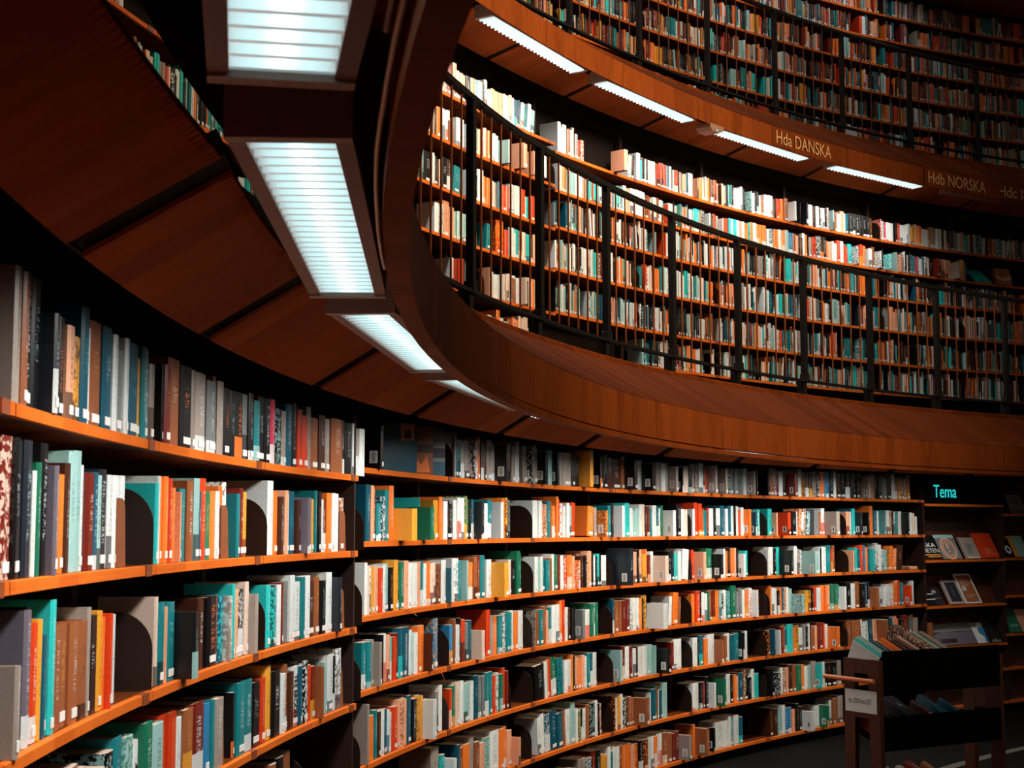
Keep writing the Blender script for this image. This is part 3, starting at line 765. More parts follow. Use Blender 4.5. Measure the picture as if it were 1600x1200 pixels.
CASEN = {'L': 'near left', 'G': 'ground', 'T': 'middle gallery', 'U': 'upper gallery'}
def shelfname(case, r):
    last = {'L': 4, 'G': 6, 'T': 5, 'U': 5}[case]
    return '%s %s shelf' % ('top' if r == 0 else 'lowest' if r == last else ordw(r + 1), CASEN[case])
rows = {}
for bk in BOOKS: rows.setdefault((bk['case'], bk['row']), []).append(bk)
for kx, lst in rows.items():
    lst.sort(key=lambda q: -q['tl'])
    cnt = {}; vis = [q for q in lst if q['area'] > 3]
    for q in vis:
        cnt[q['c']] = cnt.get(q['c'], 0) + 1; q['n'] = cnt[q['c']]
BIGO = []
for bk in BIG:
    me, t = cover_mesh(bk)
    M = place(bk)
    o = link('book', me, None, M)
    BIGO.append((o, bk))
    cw = bk['w']; sz = 'thick' if cw > .034 else 'slim' if cw < .014 else ''
    ht = 'tall' if bk['h'] > .24 else 'short' if bk['h'] < .185 else ''
    st_ = 'pulled forward' if '!' in bk['flags'] else 'leaning' if ('/' in bk['flags'] or '\\' in bk['flags']) else ''
    tail = ', %s of that colour from left on %s' % (ordw(bk.get('n', 1)), shelfname(bk['case'], bk['row']))
    for sel in ((ht, sz, 1, st_), (ht, '', 1, st_), ('', '', 1, st_), ('', '', 1, '')):
        lab = ' '.join(x for x in (sel[0], sel[1], CNAME[bk['c']], 'book', sel[3]) if x) + tail
        if len(lab.replace('-', ' ').split()) <= 16: break
    tag(o, lab, 'book', 'books on the ' + shelfname(bk['case'], bk['row']))
    w, h, d = bk['w'], bk['h'], bk['d']
    q = MB(); q.box(t * 1.05, w - t * 1.05, book_faces(bk)[0][1] + t * 1.1, d - .003, .003, h - .004)
    p = link('pages', q.mesh('pages', M_pages), o)
    if bk['lab'] and w > .009:
        q = MB(); q.box(w * .2, w * .8, -.0006, .0012, .012, .031)
        link('spine_label', q.mesh('spine_label', M_label), o)
    if 'L' in bk['flags']:
        q = MB(); q.box(-.0012, .0004, .02, .058, .025, .08)
        s = link('cover_sticker', q.mesh('cover_sticker', M_label), o)
        q = MB()
        for i in range(7): q.box(-.0016, -.0012, .030, .048, .032 + i * .006, .0345 + i * .006)
        tag(link('barcode', q.mesh('barcode', M_print), s), kind='stuff')

# bookends
EN = {}
def plate_poly(d, h):
    r = d * .62
    pts = [(0, 0), (d, 0), (d, h)]
    for i in range(9):
        a = math.pi / 2 * i / 8
        pts.append((r - r * math.sin(a), h - r + r * math.cos(a)))
    return pts
def bookend(case, ri, R, z, ta, tb, kind):
    k = (case, ri); EN[k] = EN.get(k, 0) + 1
    big = RL == R
    sh = shelfname(case, ri)
    if kind == '#':
        # upright plate standing square to the shelf front, front upper corner rounded
        M = frame(R + .006, tb + .0022 / R * 57.3, Z(z) + .0012)
        root = thing('bookend', M, 'black rounded plate bookend, %s from left on %s' % (ordw(EN[k]), sh), 'bookend', 'bookends on the shelves')
        poly = plate_poly(.15, .19)
        vv = [(0, y, zz) for y, zz in poly] + [(-.003, y, zz) for y, zz in poly]
        n = len(poly)
        q = MB(); q.add(vv, [tuple(range(n)), tuple(range(2 * n - 1, n - 1, -1))] + [(i, i + n, (i + 1) % n + n, (i + 1) % n) for i in range(n)])
        link('plate', q.mesh('plate', M_plate), root, local=True)
        q = MB(); q.box(-.028, -.003, .02, .12, 0, .0012)
        link('foot', q.mesh('foot', M_plate), root, local=True)
    else:
        wd = min(.085, max(.03, R * RAD(ta - tb)))
        M = frame(R + .018, ta - .0012 / R * 57.3, Z(z) + .0012)
        root = thing('bookend', M, 'brown tapered bookend, %s from left on %s' % (ordw(EN[k]), sh), 'bookend', 'bookends on the shelves')
        q = MB(); q.prism([(0, 0), (wd, 0), (wd * .82, .135), (wd * .72, .152), (wd * .5, .158), (0, .158)], 0, .003)
        link('flange', q.mesh('flange', M_plate2), root, local=True)
        q = MB(); q.box(0, .003, .003, .12, 0, .15)
        link('plate', q.mesh('plate', M_plate), root, local=True)
ENDS.sort(key=lambda e: (e[0], e[1], -e[4]))
for e in ENDS:
    bookend(*e)

# ---------------------------------------------------------------- ceiling lights
def fitting(R, t0, t1, z, lamp, label, group, near=True, watt=None, tilt=.22):
    dt = RAD(t0 - t1); Lh = R * math.sin(dt / 2)
    M = frame(R * (1 + math.cos(dt / 2)) / 2, (t0 + t1) / 2, z)
    root = thing('ceiling_light', M, label, 'ceiling light', group)
    def part(name, q, m, parent=None, kind=None):
        o = link(name, q.mesh(name, m), parent or root, local=True)
        if kind: o['kind'] = kind
        return o
    gw, W, rb = (.064, .09, .0) if near else (.062, .074, .0)
    q = MB(); q.box(-Lh, Lh, -W, W, .078, .09); part('housing', q, M_house)
    for y0, y1 in ((-W, -gw), (gw, W)):
        q = MB(); q.box(-Lh, Lh, y0, y1, rb, .078); part('side_rail', q, M_house)
    for x0, x1 in ((-Lh - .03, -Lh), (Lh, Lh + .03)):
        q = MB(); q.box(x0, x1, -W, W, -.004, .09); part('end_plate', q, M_houseg)
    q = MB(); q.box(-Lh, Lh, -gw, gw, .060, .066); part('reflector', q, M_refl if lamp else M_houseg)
    q = MB(); q.tube([(-Lh + .02, 0, .047), (Lh - .02, 0, .047)], .012, 10); part('lamp_tube', q, M_tube if lamp else M_cream)
    n = int(2 * Lh / .05)
    if near:
        sb = MB(); sb.prism([(-.0055, .004), (.0055, .004), (.001, .038), (-.001, .038)], -gw, gw)
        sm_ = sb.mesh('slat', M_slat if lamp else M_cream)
        for i in range(n + 1):
            link('slat', sm_, root, Matrix.Translation((-Lh + .012 + (2 * Lh - .024) * i / n, 0, 0)), local=True)
    else:
        q = MB()
        for i in range(n):
            x = -Lh + 2 * Lh * (i + .5) / n
            q.prism([(x - .025, .036), (x + .025, .036), (x, -.012)], -gw, gw)
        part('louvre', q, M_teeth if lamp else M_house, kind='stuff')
    if lamp:
        l = bpy.data.lights.new('lamp_light', 'AREA'); l.shape = 'RECTANGLE'; l.size = 2 * Lh * .96; l.size_y = .11
        l.energy = watt or LAMP_W; l.color = LAMP_COL; l.spread = RAD(138)
        o = bpy.data.objects.new('lamp_light', l); col.objects.link(o); o.parent = root
        o.matrix_basis = Matrix.Translation((0, .01, -.018)) @ Matrix.Rotation(tilt, 4, 'X')
    return root
F1 = [(194.6, 188.4), (186.95, 180.75)]
t = 193.6
where1 = ['overhead at the top edge of the picture', 'large one with a long slatted glass', 'third, shorter in view', 'fourth, last in view under balcony']
for i in range(10):
    a = 193.6 - 7.52 * i
    fitting(12.905, a, a - 6.2, Z(.55), i < 9, 'slatted fluorescent ceiling light under the middle gallery, ' + (where1[i] if i < 4 else '%s along the ring' % ordw(i + 1)),
            'lights under the middle gallery', near=(i < 4), watt=LAMP_W * (.3 if i == 8 else 1))
where2 = ['cut off by the top of the picture', 'long white zigzag one above the left shelves', 'beside the cream sensor box', 'just left of the first lettering', 'under the second lettering', 'unlit, at the right edge']
for i, (a, b_) in enumerate([(159.9, 154.25), (152.9, 147.3), (145.95, 140.35), (138.45, 132.95), (131.2, 125.6), (123.8, 118.2)]):
    fitting(14.268, a, b_, Z(3.528), i < 5, 'louvred ceiling light under the upper gallery, ' + where2[i], 'lights under the upper gallery', near=False,
            watt=LAMP_W * (.85, .85, .9, 1.0, .9, 0)[i] if i < 5 else None)
for i in range(5):
    a = 157 - 8.0 * i
    fitting(15.5, a, a - 5.5, Z(6.60), True, 'louvred ceiling light above the upper gallery, %s along the ring' % ordw(i + 1), 'lights above the upper gallery', near=False, watt=LAMP_W3 * (1.1, 1.1, .9, .6, .35)[i])

# ---------------------------------------------------------------- railings
def railing(R, zt, zb, posts, nb, zslab, label, rod, rr, pw):
    root = thing('balcony_railing', frame(R, posts[len(posts) // 2], zslab), label, 'railing')
    a, b_ = posts[0], posts[-1]
    q = MB(); q.ring([(R - .022, zt - .036), (R - .022, zt - .006), (R - .016, zt), (R + .016, zt), (R + .022, zt - .006), (R + .022, zt - .036)], a, b_, 90); q.build('handrail', M_black, root)
    q = MB(); q.ring([(R - .022, zb - .02), (R - .022, zb), (R + .022, zb), (R + .022, zb - .02)], a, b_, 90); q.build('bottom_rail', M_black, root)
    pm = MB(); pm.box(-pw, pw, -.02, .02, zb - zslab, zt - zslab - .03)
    pm.box(-.03, .03, -.005, .06, .0, zb - zslab)
    pm.prism([(-.04, zb - zslab - .02), (.04, zb - zslab - .02), (.034, zb - zslab + .045), (0, zb - zslab + .06), (-.034, zb - zslab + .045)], -.026, .026)
    pm = pm.mesh('post', M_black)
    bm_ = MB(); bm_.tube([(0, 0, zb - zslab), (0, 0, zt - zslab - .02)], rr, 8); bm_ = bm_.mesh('baluster', rod)
    for i, p in enumerate(posts):
        link('post', pm, root, frame(R, p, zslab))
        if i + 1 < len(posts):
            for k in range(1, nb + 1):
                link('baluster', bm_, root, frame(R, p + (posts[i + 1] - p) * k / (nb + 1), zslab))
    return root
railing(13.41, Z(2.285), Z(1.24), [171.05 - 4.62 * i for i in range(13)], 6, Z(1.07), 'curved black railing with bronze rods along the middle gallery', M_brass, .0062, .026)
railing(14.86, Z(5.26), Z(4.235), [152.45 - 4.17 * i for i in range(11)], 6, Z(4.10), 'curved dark railing with thin rods along the upper gallery', M_rod2, .0055, .022)

# ---------------------------------------------------------------- lettering
bpy.context.view_layer.update()
def text(name, body, m, parent, M, w, h, ext=.0015, local=False):
    c = bpy.data.curves.new(name, 'FONT'); c.body = body; c.size = 1.0; c.extrude = 0; c.align_x = 'LEFT'
    c.materials.append(m)
    o = bpy.data.objects.new(name, c); col.objects.link(o)
    bpy.context.view_layer.update()
    bb = [Vector(v) for v in o.bound_box]
    x0 = min(v.x for v in bb); x1 = max(v.x for v in bb); y0 = min(v.y for v in bb); y1 = max(v.y for v in bb)
    sx, sy = w / (x1 - x0), h / (y1 - y0)
    c.extrude = ext
    bpy.context.view_layer.update()
    me = bpy.data.meshes.new_from_object(o.evaluated_get(bpy.context.evaluated_depsgraph_get()))
    bpy.data.objects.remove(o); bpy.data.curves.remove(c)
    me.name = name
    if not me.materials: me.materials.append(m)
    o = bpy.data.objects.new(name, me); col.objects.link(o)
    o.parent = parent
    o.matrix_parent_inverse = Matrix.Identity(4) if local else PINV.get(parent.name, Matrix.Identity(4))
    o.matrix_basis = M @ Matrix.Diagonal((sx, sy, 1, 1)) @ Matrix.Translation((-x0, -y0, 0))
    return o
UPR = Matrix.Rotation(math.pi / 2, 4, 'X')      # text plane upright, facing the room
def section_sign(body, R, ta, tb, z0, z1, tw, label, h=.122, dz=.028):
    root = thing('section_sign', frame(R, (ta + tb) / 2, z0), label, 'sign', 'section signs on the upper balcony front')
    q = MB(); q.ring([(R - .006, z0), (R - .006, z1), (R - .001, z1), (R - .001, z0)], ta, tb, 8); q.build('sign_plate', M_sign, root)
    M = frame(R - .014, tw[0], z0 + dz)
    tm = (tw[0] + tw[1]) / 2; wd = R * RAD(tw[0] - tw[1])
    M = frame(R - .017, tm, z0 + dz) @ Matrix.Translation((-wd / 2, 0, 0)) @ UPR
    text('lettering', body, M_letter, root, M, wd, h)
section_sign('Hda DANSKA', 14.17, 135.58, 131.1, Z(3.53), Z(3.70), (135.35, 131.8), 'Hda DANSKA in tan letters on the upper balcony front')
section_sign('Hdb NORSKA', 14.17, 125.72, 121.55, Z(3.53), Z(3.70), (125.5, 121.85), 'Hdb NORSKA in tan letters on the upper balcony front')
section_sign('Hdc ISL\u00c4NDSKA', 14.17, 121.3, 115.6, Z(3.53), Z(3.70), (120.98, 116.1), 'Hdc lettering cut off by the right edge of the picture', h=.145)
def find(case, r_, px, c=None):
    best = None
    for o, bk in BIGO:
        if bk['case'] == case and bk['row'] == r_ and (c is None or bk['c'] == c):
            q = abs(pix(place(bk) @ Vector((bk['w'] / 2, 0, .02)))[0] - px)
            if best is None or q < best[0]: best = (q, o, bk)
    return best
f = find('L', 3, 463, 'w')
if f:
    o, bk = f[1], f[2]
    Mt = Matrix(((0, 1, 0, bk['w'] * .24), (0, 0, -1, -.0004), (-1, 0, 0, bk['h'] * .86), (0, 0, 0, 1)))
    text('spine_lettering', 'TRE BRODER', M_print, o, Mt, bk['h'] * .74, bk['w'] * .5, .0003, local=True)
    o['label'] = 'white book with TRE BRODER down its spine, fourth shelf of near left bookcase'

o, bk = [q for q in BIGO if q[1]['flags'] == 'K'][0]
text('spine_lettering', 'KLOSTER', cmat('t'), o, Matrix(((0, 1, 0, bk['w'] * .3), (0, 0, -1, -.0004), (-1, 0, 0, bk['h'] * .9), (0, 0, 0, 1))), bk['h'] * .7, bk['w'] * .45, .0003, local=True)
o['label'] = 'pale green book with KLOSTER down its spine, middle gallery'
# ---------------------------------------------------------------- sensor box, cables
R_ = 14.22
t0_, t1_ = 139.85, 138.6
root = thing('sensor_box', frame(R_, (t0_ + t1_) / 2, Z(3.47)), 'cream sensor box with a turquoise light between the upper ceiling lights', 'sensor')
wd = R_ * RAD(t0_ - t1_) / 2 * .7
q = MB(); q.prism([(-wd, .03), (-wd * .75, .0), (wd * .35, -.004), (wd, .03), (wd, .06), (-wd, .06)], -.06, .09)
link('body', q.mesh('body', M_sensor), root, local=True)
q = MB(); q.box(-.009, .005, -.064, -.059, .008, .02); link('indicator_light', q.mesh('indicator_light', M_cyanled), root, local=True)
for pts, r, lab in (([(12.783, 189.6, .552), (12.784, 188.7, .552), (12.786, 187.0, .553), (12.79, 185.8, .553), (12.792, 184.0, .553), (12.80, 181.5, .55)], .0040, 'pale cable clipped along the back of the near balcony front'),
                    ([(12.792, 189.6, .585), (12.790, 188.5, .59), (12.790, 187.6, .60)], .0045, 'short pale cable beside the top ceiling light')):
    cp = []
    for a, b_ in zip(pts, pts[1:]):
        for i in range(6):
            k = i / 6; cp.append(P(a[0] + (b_[0] - a[0]) * k, a[1] + (b_[1] - a[1]) * k, Z(a[2] + (b_[2] - a[2]) * k)))
    cp.append(P(pts[-1][0], pts[-1][1], Z(pts[-1][2])))
    q = MB(); q.tube(cp, r, 8)
    tag(q.build('cable', M_cable, smooth=True), lab, 'cable', 'cables behind the near balcony front')

for pts, c, lab in (([(13.52, 164.85, -.370), (13.493, 164.7, -.372), (13.487, 164.45, -.392), (13.487, 164.25, -.412)], 'y', 'amber ribbon bookmark hanging over the third ground shelf'),
                    ([(13.52, 163.2, -.686), (13.492, 163.0, -.690), (13.486, 162.65, -.72), (13.486, 162.45, -.77)], 'o', 'orange ribbon bookmark hanging over the fourth ground shelf')):
    q = MB(); q.tube([P(r, t, Z(z)) for r, t, z in pts], .0022, 6)
    tag(q.build('ribbon_bookmark', cmat(c)), lab, 'bookmark', 'ribbons hanging from the ground shelves')

# ---------------------------------------------------------------- display bookcases at the right
def display(ta, tb, zs, z1, label, sign=None):
    R = 13.5
    root = thing('display_bookcase', frame(R, (ta + tb) / 2, .06), label, 'bookcase', 'display bookcases')
    q = MB(); q.ring([(R + .27, .06), (R + .282, .06), (R + .282, z1), (R + .27, z1)], ta, tb, 6); q.build('back_panel', M_case, root)
    da = .02 / R * 57.3
    for t, s in ((ta, -1), (tb, 1)):
        q = MB(); q.ring([(R + .02, .06), (R + .27, .06), (R + .27, z1), (R + .02, z1)], t + s * da, t + s * .001, 1); q.build('side_panel', M_case, root)
    for i, z in enumerate(zs):
        q = MB(); q.ring([(R, z - .022), (R, z), (R + .27, z), (R + .27, z - .022)], ta - .02, tb + .02, 8); q.build('shelf_board', M_board, root)
        if i > 0 or not sign:
            q = MB(); q.ring([(R + .085, z), (R + .24, z + .27), (R + .25, z + .27), (R + .095, z)], ta - .1, tb + .1, 6); q.build('sloping_rest', M_cart, root)
    if sign:
        q = MB(); q.ring([(R + .015, zs[0]), (R + .015, z1), (R + .025, z1), (R + .025, zs[0])], ta - .02, tb + .02, 6); q.build('header_panel', M_cartdark, root)
        tl, tr = 129.36, 127.84
        wd = R * RAD(tl - tr)
        text('lettering', sign, M_cyan, root, frame(R + .010, (tl + tr) / 2, Z(.292)) @ Matrix.Translation((-wd / 2, 0, 0)) @ UPR, wd, .118)
    return root
ZD1 = [.232, -.293, -.719, -1.10, -1.345, -1.66]
ZD2 = [.145, -.286, -.65, -1.019, -1.345, -1.66]
display(130.06, 124.78, [Z(z) for z in ZD1], Z(.47), 'dark display bookcase headed Tema with face-out books', 'Tema')
display(124.78, 119.5, [Z(z) for z in ZD2], Z(.47), 'dark display bookcase right of the Tema one')

def face_book(x0, x1, z, h, c, label, th=.018, tilt=28, Rb=13.525, deco=None, turn=0, wide=None, group='face-out books on the display shelves'):
    tl = ang(x0, Rb, Z(z)); tr = ang(x1, Rb, Z(z)); w = Rb * RAD(tl - tr)
    M = frame(Rb, (tl + tr) / 2, Z(z) + .0015 + th * math.sin(RAD(tilt))) @ Matrix.Translation((-w / 2, 0, 0)) @ Matrix.Rotation(-RAD(tilt), 4, 'X')
    if turn:
        w = wide; M = frame(Rb, tl, Z(z) + .0015) @ Matrix.Rotation(-RAD(turn), 4, 'Z')
    bk = dict(w=w, h=h, d=th, c=c, jit=1.0, ink='w', seed=.5)
    q = MB(); q.box(0, w, 0, .0025, 0, h); q.box(0, w, th - .0025, th, 0, h); q.box(0, .003, .0025, th - .0025, 0, h)
    me = q.mesh('book', M_book)
    n = len(me.loops); set_attrs(me, [(*sl(c), 1)] * n, [(*sl('w'), .5)] * n, [(-1, -1, 0)] * n)
    o = link('book', me, None, M)
    tag(o, label, 'book', group)
    q = MB(); q.box(.003, w - .003, .0025, th - .0025, .003, h - .003); link('pages', q.mesh('pages', M_pages), o)
    for d in (deco or []):
        if d[0] == 'box':
            q = MB(); q.box(w * d[1], w * d[2], -.001, .0005, h * d[3], h * d[4]); link('cover_print', q.mesh('cover_print', cmat(d[5])), o)
        elif d[0] == 'ring':
            q = MB(); k = 24; cx_, cz_, r1, r2 = w * d[1], h * d[2], w * d[3], w * d[4]
            vv = [(cx_ + r * math.cos(2 * math.pi * i / k), -.001, cz_ + r * math.sin(2 * math.pi * i / k)) for r in (r1, r2) for i in range(k)]
            q.add(vv, [(i, (i + 1) % k, (i + 1) % k + k, i + k) for i in range(k)]); link('cover_print', q.mesh('cover_print', cmat(d[5])), o)
        elif d[0] == 'poly':
            q = MB(); q.prism([(w * a, h * b_) for a, b_ in d[1]], -.001, .0005); link('cover_print', q.mesh('cover_print', cmat(d[2])), o)
        elif d[0] == 'text':
            text('cover_lettering', d[1], cmat(d[6]), o, Matrix.Translation((w * d[2], -.0012, h * d[4])) @ UPR, w * (d[3] - d[2]), h * (d[5] - d[4]), .0003, local=True)
    return o
face_book(1447, 1475, -.293, .25, 'k', 'black face-out book with ISKA HETEN in white letters on a display shelf', deco=[('text', 'ISKA', .18, .86, .50, .68, 'w'), ('text', 'HETEN', .06, .94, .27, .44, 'w'), ('box', .06, .94, .16, .2, 'y'), ('box', .2, .94, .08, .12, 'y')])
face_book(1474, 1505, -.293, .255, 'g', 'grey-teal face-out book with a round salmon emblem', deco=[('box', .0, 1, .86, 1, 'e'), ('ring', .5, .42, .30, .37, 'p'), ('ring', .5, .42, .22, .25, 'p'), ('poly', [(.43, .62), (.5, .66), (.57, .62), (.53, .40), (.47, .40)], 'p'), ('box', .45, .55, .28, .34, 'p')])
face_book(1511, 1534, -.293, .225, 's', 'grey face-out book with a dark tree drawing', deco=[('poly', [(.2, .2), (.3, .5), (.2, .62), (.5, .75), (.8, .6), (.6, .45), (.55, .2)], 'g'), ('box', .1, .9, .02, .06, 'w')])
face_book(1536, 1563, -.293, .265, 'r', 'bright orange-red face-out book leaning at the right of its shelf', th=.03, deco=[('box', .3, .62, .34, .36, 'p'), ('box', .3, .7, .27, .29, 'p'), ('box', .3, .6, .20, .22, 'p'), ('box', .3, .92, .13, .15, 'p')])
face_book(1446, 1466, -.719, .20, 'k', 'black face-out book with two white lines beside the end of the shelves', deco=[('box', 0, 1, .55, .59, 'w'), ('box', 0, 1, .28, .32, 'w')])
face_book(1464, 1476, -.719, .17, 'd', 'small dark face-out book with a pale corner mark', deco=[('box', .1, .6, .72, .88, 's'), ('box', .2, .9, .38, .42, 'n')])
face_book(1486, 1510, -.719, .25, 's', 'dark picture book in a pale grey frame standing on the second display shelf', deco=[('box', .16, .84, .1, .9, 'd'), ('poly', [(.35, .3), (.5, .75), (.62, .3)], 'g')])
face_book(1510, 1535, -.719, .31, 'w', 'brown poster book in a white frame, tallest on its shelf', deco=[('box', .08, .92, .04, .95, 'n'), ('poly', [(.08, .85), (.62, .85), (.8, .68), (.6, .58), (.08, .62)], 'p'), ('box', .15, .45, .42, .6, 'w'), ('box', .2, .8, .26, .275, 'w'), ('box', .2, .6, .2, .212, 'w'), ('box', .6, .88, .08, .1, 'w')])
face_book(1448, 1460, -1.10, .23, 'n', 'brown upright book behind the cart at the foot of the display', tilt=4)
face_book(1466, 1532, -1.10, .22, 'N', 'wide landscape photograph book lying back on the low display shelf', deco=[('box', 0, 1, .62, 1, 'g'), ('poly', [(0, .5), (.3, .66), (.6, .56), (1, .64), (1, 0), (0, 0)], 'v'), ('box', .1, .5, .1, .3, 'N')])
face_book(1529, 1546, -1.10, .21, 'w', 'white and blue face-out book on the low display shelf', deco=[('poly', [(.5, .75), (1, .8), (1, 0), (.75, .05), (.8, .3), (.45, .5)], 'u'), ('box', 0, .5, .8, 1, 's')])
face_book(1546, 1570, -1.10, .26, 'k', 'black face-out book with pale grass at its foot, low display shelf', deco=[('poly', [(.2, 0), (.3, .12), (.4, .03), (.5, .18), (.6, .04), (.75, .1), (.8, 0)], 'g')])
face_book(1583, 1606, .145, .21, 's', 'grey face-out book high on the right display bookcase', deco=[('box', 0, 1, 0, .2, 'v'), ('ring', .55, .6, .1, .14, 'k')])
face_book(1573, 1588, -.286, .2, 'k', 'black book with a white emblem on the right display bookcase', deco=[('ring', .5, .4, .15, .3, 'w')])
face_book(1587, 1593, -.286, .23, 'y', 'narrow amber book on the right display bookcase')
face_book(1593, 1610, -.286, .23, 'e', 'pale green book on the right display bookcase, next to the amber one')
face_book(1580, 1599, -1.019, .25, 'G', 'dark green face-out book low on the right display bookcase', deco=[('box', .2, .8, .3, .33, 'e'), ('box', .2, .85, .24, .27, 'e')])
face_book(1599, 1618, -1.019, .24, 'p', 'peach face-out book beside the dark green one, right display bookcase')

GF = 'books turned cover-out on the top ground shelf'
face_book(598, 631, ZG[0], .25, 'b', 'teal book turned cover-out with a peach title label, top ground shelf by the step', Rb=13.63, turn=42, wide=.185, group=GF,
          deco=[('box', .52, .92, .62, .95, 'p'), ('box', .62, .82, .66, .82, 'k')])
face_book(629, 650, ZG[0], .245, 'n', 'tan patterned book turned cover-out, right of the teal one', Rb=13.63, turn=42, wide=.17, group=GF, deco=[('box', 0, 1, .45, .62, 'N'), ('poly', [(.2, .05), (.35, .4), (.6, .2), (.8, .42), (.9, .05)], 'o')])
face_book(649, 669, ZG[0], .245, 'g', 'grey photograph book turned cover-out on the top ground shelf', Rb=13.63, turn=42, wide=.17, group=GF, deco=[('box', 0, 1, .38, .58, 'd'), ('box', 0, 1, 0, .3, 'b')])
face_book(668, 689, ZG[0], .235, 's', 'grey-beige book turned cover-out with a dark foot', Rb=13.63, turn=42, wide=.17, group=GF, deco=[('box', 0, 1, 0, .1, 'k'), ('box', .1, .7, .56, .575, 'k'), ('box', .2, .9, .3, .31, 'k')])
GT = 'single books on the middle gallery shelves'
face_book(1527, 1551, ZT[1], .24, 'T', 'turquoise book leaning back face-out on the second middle gallery shelf', Rb=14.68, tilt=48, group=GT, deco=[('box', .2, .6, .1, .13, 'b')])
face_book(1558, 1582, ZT[1], .19, 'n', 'brown book standing face-out right of the turquoise one, middle gallery', Rb=14.68, tilt=12, th=.05, group=GT, deco=[('poly', [(0, .55), (.5, .4), (1, .6), (1, .35), (.5, .2), (0, .4)], 'p')])
def flat_book(x0, x1, Rb, z, th, c, label, group):
    tl = ang(x0, Rb, Z(z)); tr = ang(x1, Rb, Z(z)); h = Rb * RAD(tl - tr)
    M = frame(Rb, tl, Z(z) + .001) @ Matrix(((0, 0, 1, 0), (0, 1, 0, 0), (-1, 0, 0, th), (0, 0, 0, 1)))
    bk = dict(w=th, h=h, d=.15, c=c, jit=1.0, ink='k', seed=.4)
    me, t = cover_mesh(bk); o = link('book', me, None, M)
    tag(o, label, 'book', group)
    q = MB(); q.box(t * 1.05, th - t * 1.05, .008, .147, .003, h - .004); link('pages', q.mesh('pages', M_pages), o)
flat_book(1411, 1434, 13.515, ZG[2], .03, 'p', 'peach book lying flat at the right end of the third ground shelf', 'books on the third ground shelf')
flat_book(1513, 1553, 14.68, ZT[5], .04, 'w', 'white book lying flat on the lowest middle gallery shelf', GT)

# ---------------------------------------------------------------- book cart
Lx, Ly = .855, .5186
O_ = (1.975 - AX, 7.95 - AY, 0)
MC = Matrix(((Lx, -Ly, 0, O_[0]), (Ly, Lx, 0, O_[1]), (0, 0, 1, 0), (0, 0, 0, 1)))
cart = thing('book_cart', MC, 'dark wooden book cart with orange handle bar and a white paper sign', 'cart')
def cpart(name, q, m, parent=cart): return link(name, q.mesh(name, m), parent, local=True)
LC, WC = .90, .268
for l0, m in ((-.03, M_cart), (LC, M_cart)):
    q = MB()
    for e0, e1, f0, f1 in ((0, .085, .0, .07), (WC - .085, WC, WC - .07, WC)):
        q.add([(l0, f0, .09), (l0 + .03, f0, .09), (l0 + .03, f1, .09), (l0, f1, .09), (l0, e0, 1.05), (l0 + .03, e0, 1.05), (l0 + .03, e1, 1.05), (l0, e1, 1.05)],
              [(0, 3, 2, 1), (4, 5, 6, 7), (0, 1, 5, 4), (1, 2, 6, 5), (2, 3, 7, 6), (3, 0, 4, 7)])
    q.box(l0 + .001, l0 + .029, .08, WC - .08, .975, 1.049)
    q.box(l0 + .001, l0 + .029, .06, WC - .06, .74, .88)
    q.box(l0 + .001, l0 + .029, .06, WC - .06, .2, .3)
    cpart('end_frame', q, m)
for z0, z1 in ((.872, 1.098), (.575, .752), (.255, .40)):
    q = MB(); q.box(0, LC, -.004, .010, z0, z1); cpart('side_panel', q, M_cartdark)
    q = MB(); q.prism([(.010, z0 + .01), (.26, z0 + .10), (.26, z0 + .112), (.010, z0 + .022)], 0, LC, Matrix(((0, 1, 0, 0), (1, 0, 0, 0), (0, 0, 1, 0), (0, 0, 0, 1))))
    cpart('trough', q, M_cartdark)
q = MB(); q.tube([(-.085, -.015, .945), (-.085, .36, .945)], .0125, 12); bar = cpart('handle_bar', q, M_bar)
for e in (.03, .24):
    q = MB(); q.tube([(-.085, e, .945), (-.03, e, .945)], .008, 8); cpart('bar_bracket', q, M_cart)
for l in (.02, LC - .02):
    for e in (.03, WC - .03):
        q = MB(); q.tube([(l, e - .012, .045), (l, e + .012, .045)], .045, 14); cpart('wheel', q, M_black)
q = MB(); q.box(-.0335, -.031, .02, .255, .768, .886); cpart('paper_sign', q, M_label)
MS = Matrix(((0, 0, -1, -.0340), (-1, 0, 0, .23), (0, 1, 0, .815), (0, 0, 0, 1)))
text('lettering', 'Hc.OS/Hce.OS', M_print, cart, MS, .165, .026, .0003, local=True)

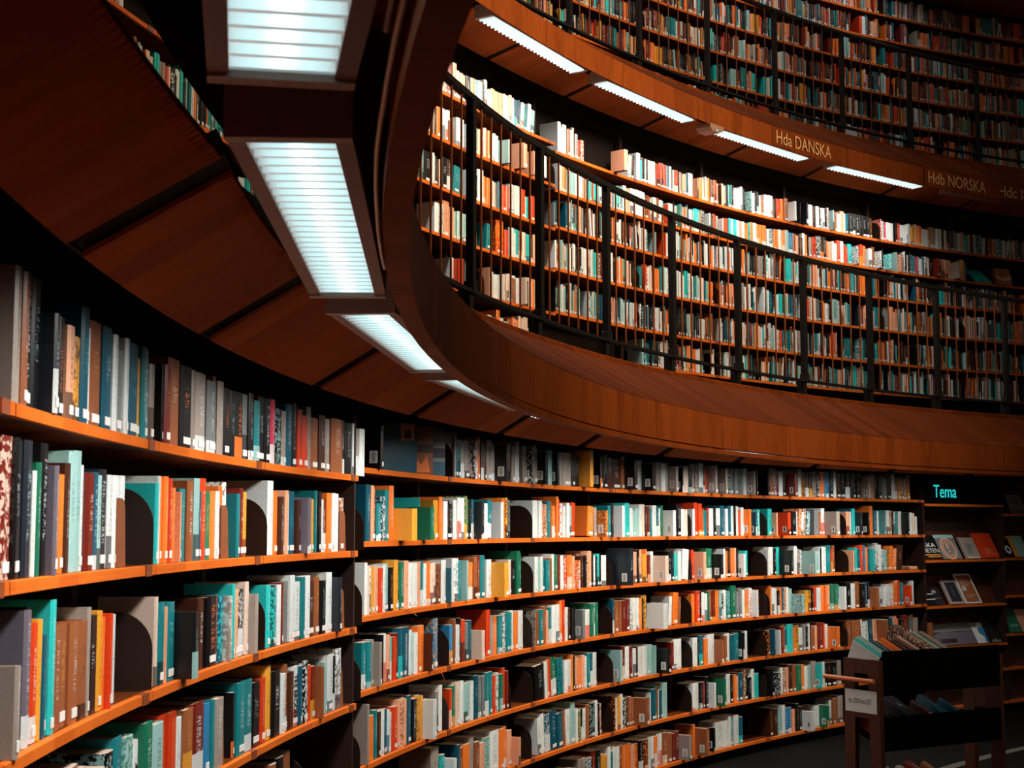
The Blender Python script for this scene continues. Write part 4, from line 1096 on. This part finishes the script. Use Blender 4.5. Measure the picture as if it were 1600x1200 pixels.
hx, hz = .92, .39
def cart_book(l, th, h, c, e, z, label, d=.15, hx=.92, hz=.39):
    Mb = MC @ Matrix(((1, 0, 0, l), (0, hz, hx, e), (0, -hx, hz, z), (0, 0, 0, 1)))
    bk = dict(w=th, h=h, d=d, c=c, jit=1.0, ink=rng.choice(INKS[c]), seed=rng.random())
    me, t = cover_mesh(bk)
    o = link('book', me, None, Mb)
    tag(o, label, 'book', 'books in the book cart')
    q = MB(); q.box(t * 1.05, th - t * 1.05, .008, d - .003, .003, h - .004); link('pages', q.mesh('pages', M_pages), o)
    if 'turquoise spine' in label:
        q = MB(); q.box(th * .15, th + .001, -.0012, .004, 0, h); link('spine', q.mesh('spine', cmat('T')), o)
    if th > .016:
        q = MB(); q.box(th * .2, th * .8, -.0006, .0012, .012, .031); link('spine_label', q.mesh('spine_label', M_label), o)
l = .006
for th, h, c, lab in ((.032, .215, 'w', 'white book with a turquoise spine, first in the top of the cart'), (.05, .25, 'e', 'thick pale teal book in the top of the cart'), (.02, .21, 'b', 'slim dark teal book in the top of the cart'),
                      (.016, .20, 'o', 'slim orange book in the top of the cart, left of the thicker orange one'), (.045, .215, 'o', 'thick orange book in the top of the cart'), (.022, .19, 'k', 'black book after the orange ones in the cart top'),
                      (.024, .2, 'R', 'dark red book in the top of the cart'), (.018, .23, 'c', 'slim cream book in the top of the cart'), (.085, .33, 'N', 'large dark brown book standing highest in the cart'),
                      (.05, .27, 'e', 'pale green patterned book beyond the large dark brown one in the cart'), (.04, .27, 's', 'grey-beige book, last in the top of the cart')):
    cart_book(l, th, h, c, .03, 1.066 if h < .3 else 1.08, lab, d=.125); l += th + (.02 if th < .08 else .012)
l = .02
for th, h, c, lab in ((.02, .2, 'R', 'dark red book in the middle trough of the cart'), (.08, .24, 'k', 'thick black book in the middle trough of the cart'), (.09, .26, 'd', 'thick dark navy book in the middle trough of the cart'), (.03, .2, 'N', 'dark brown book in the middle trough of the cart'),
                      (.05, .25, 'b', 'dark teal book in the middle trough of the cart'), (.03, .2, 'b', 'short dark teal book in the middle trough of the cart')):
    cart_book(l, th, h, c, .03, .722, lab, d=.10); l += th + .07
l = .02
for th, h, c, lab in ((.03, .2, 'w', 'white book in the lowest trough of the cart'), (.05, .21, 'd', 'dark navy book in the lowest trough of the cart'), (.04, .2, 'g', 'grey book in the lowest trough of the cart'), (.05, .2, 's', 'grey-beige book in the lowest trough of the cart'),
                      (.06, .23, 'R', 'dark red book in the lowest trough of the cart'), (.04, .21, 'n', 'brown book in the lowest trough of the cart')):
    cart_book(l, th, h, c, .03, .375, lab, d=.05); l += th + .05
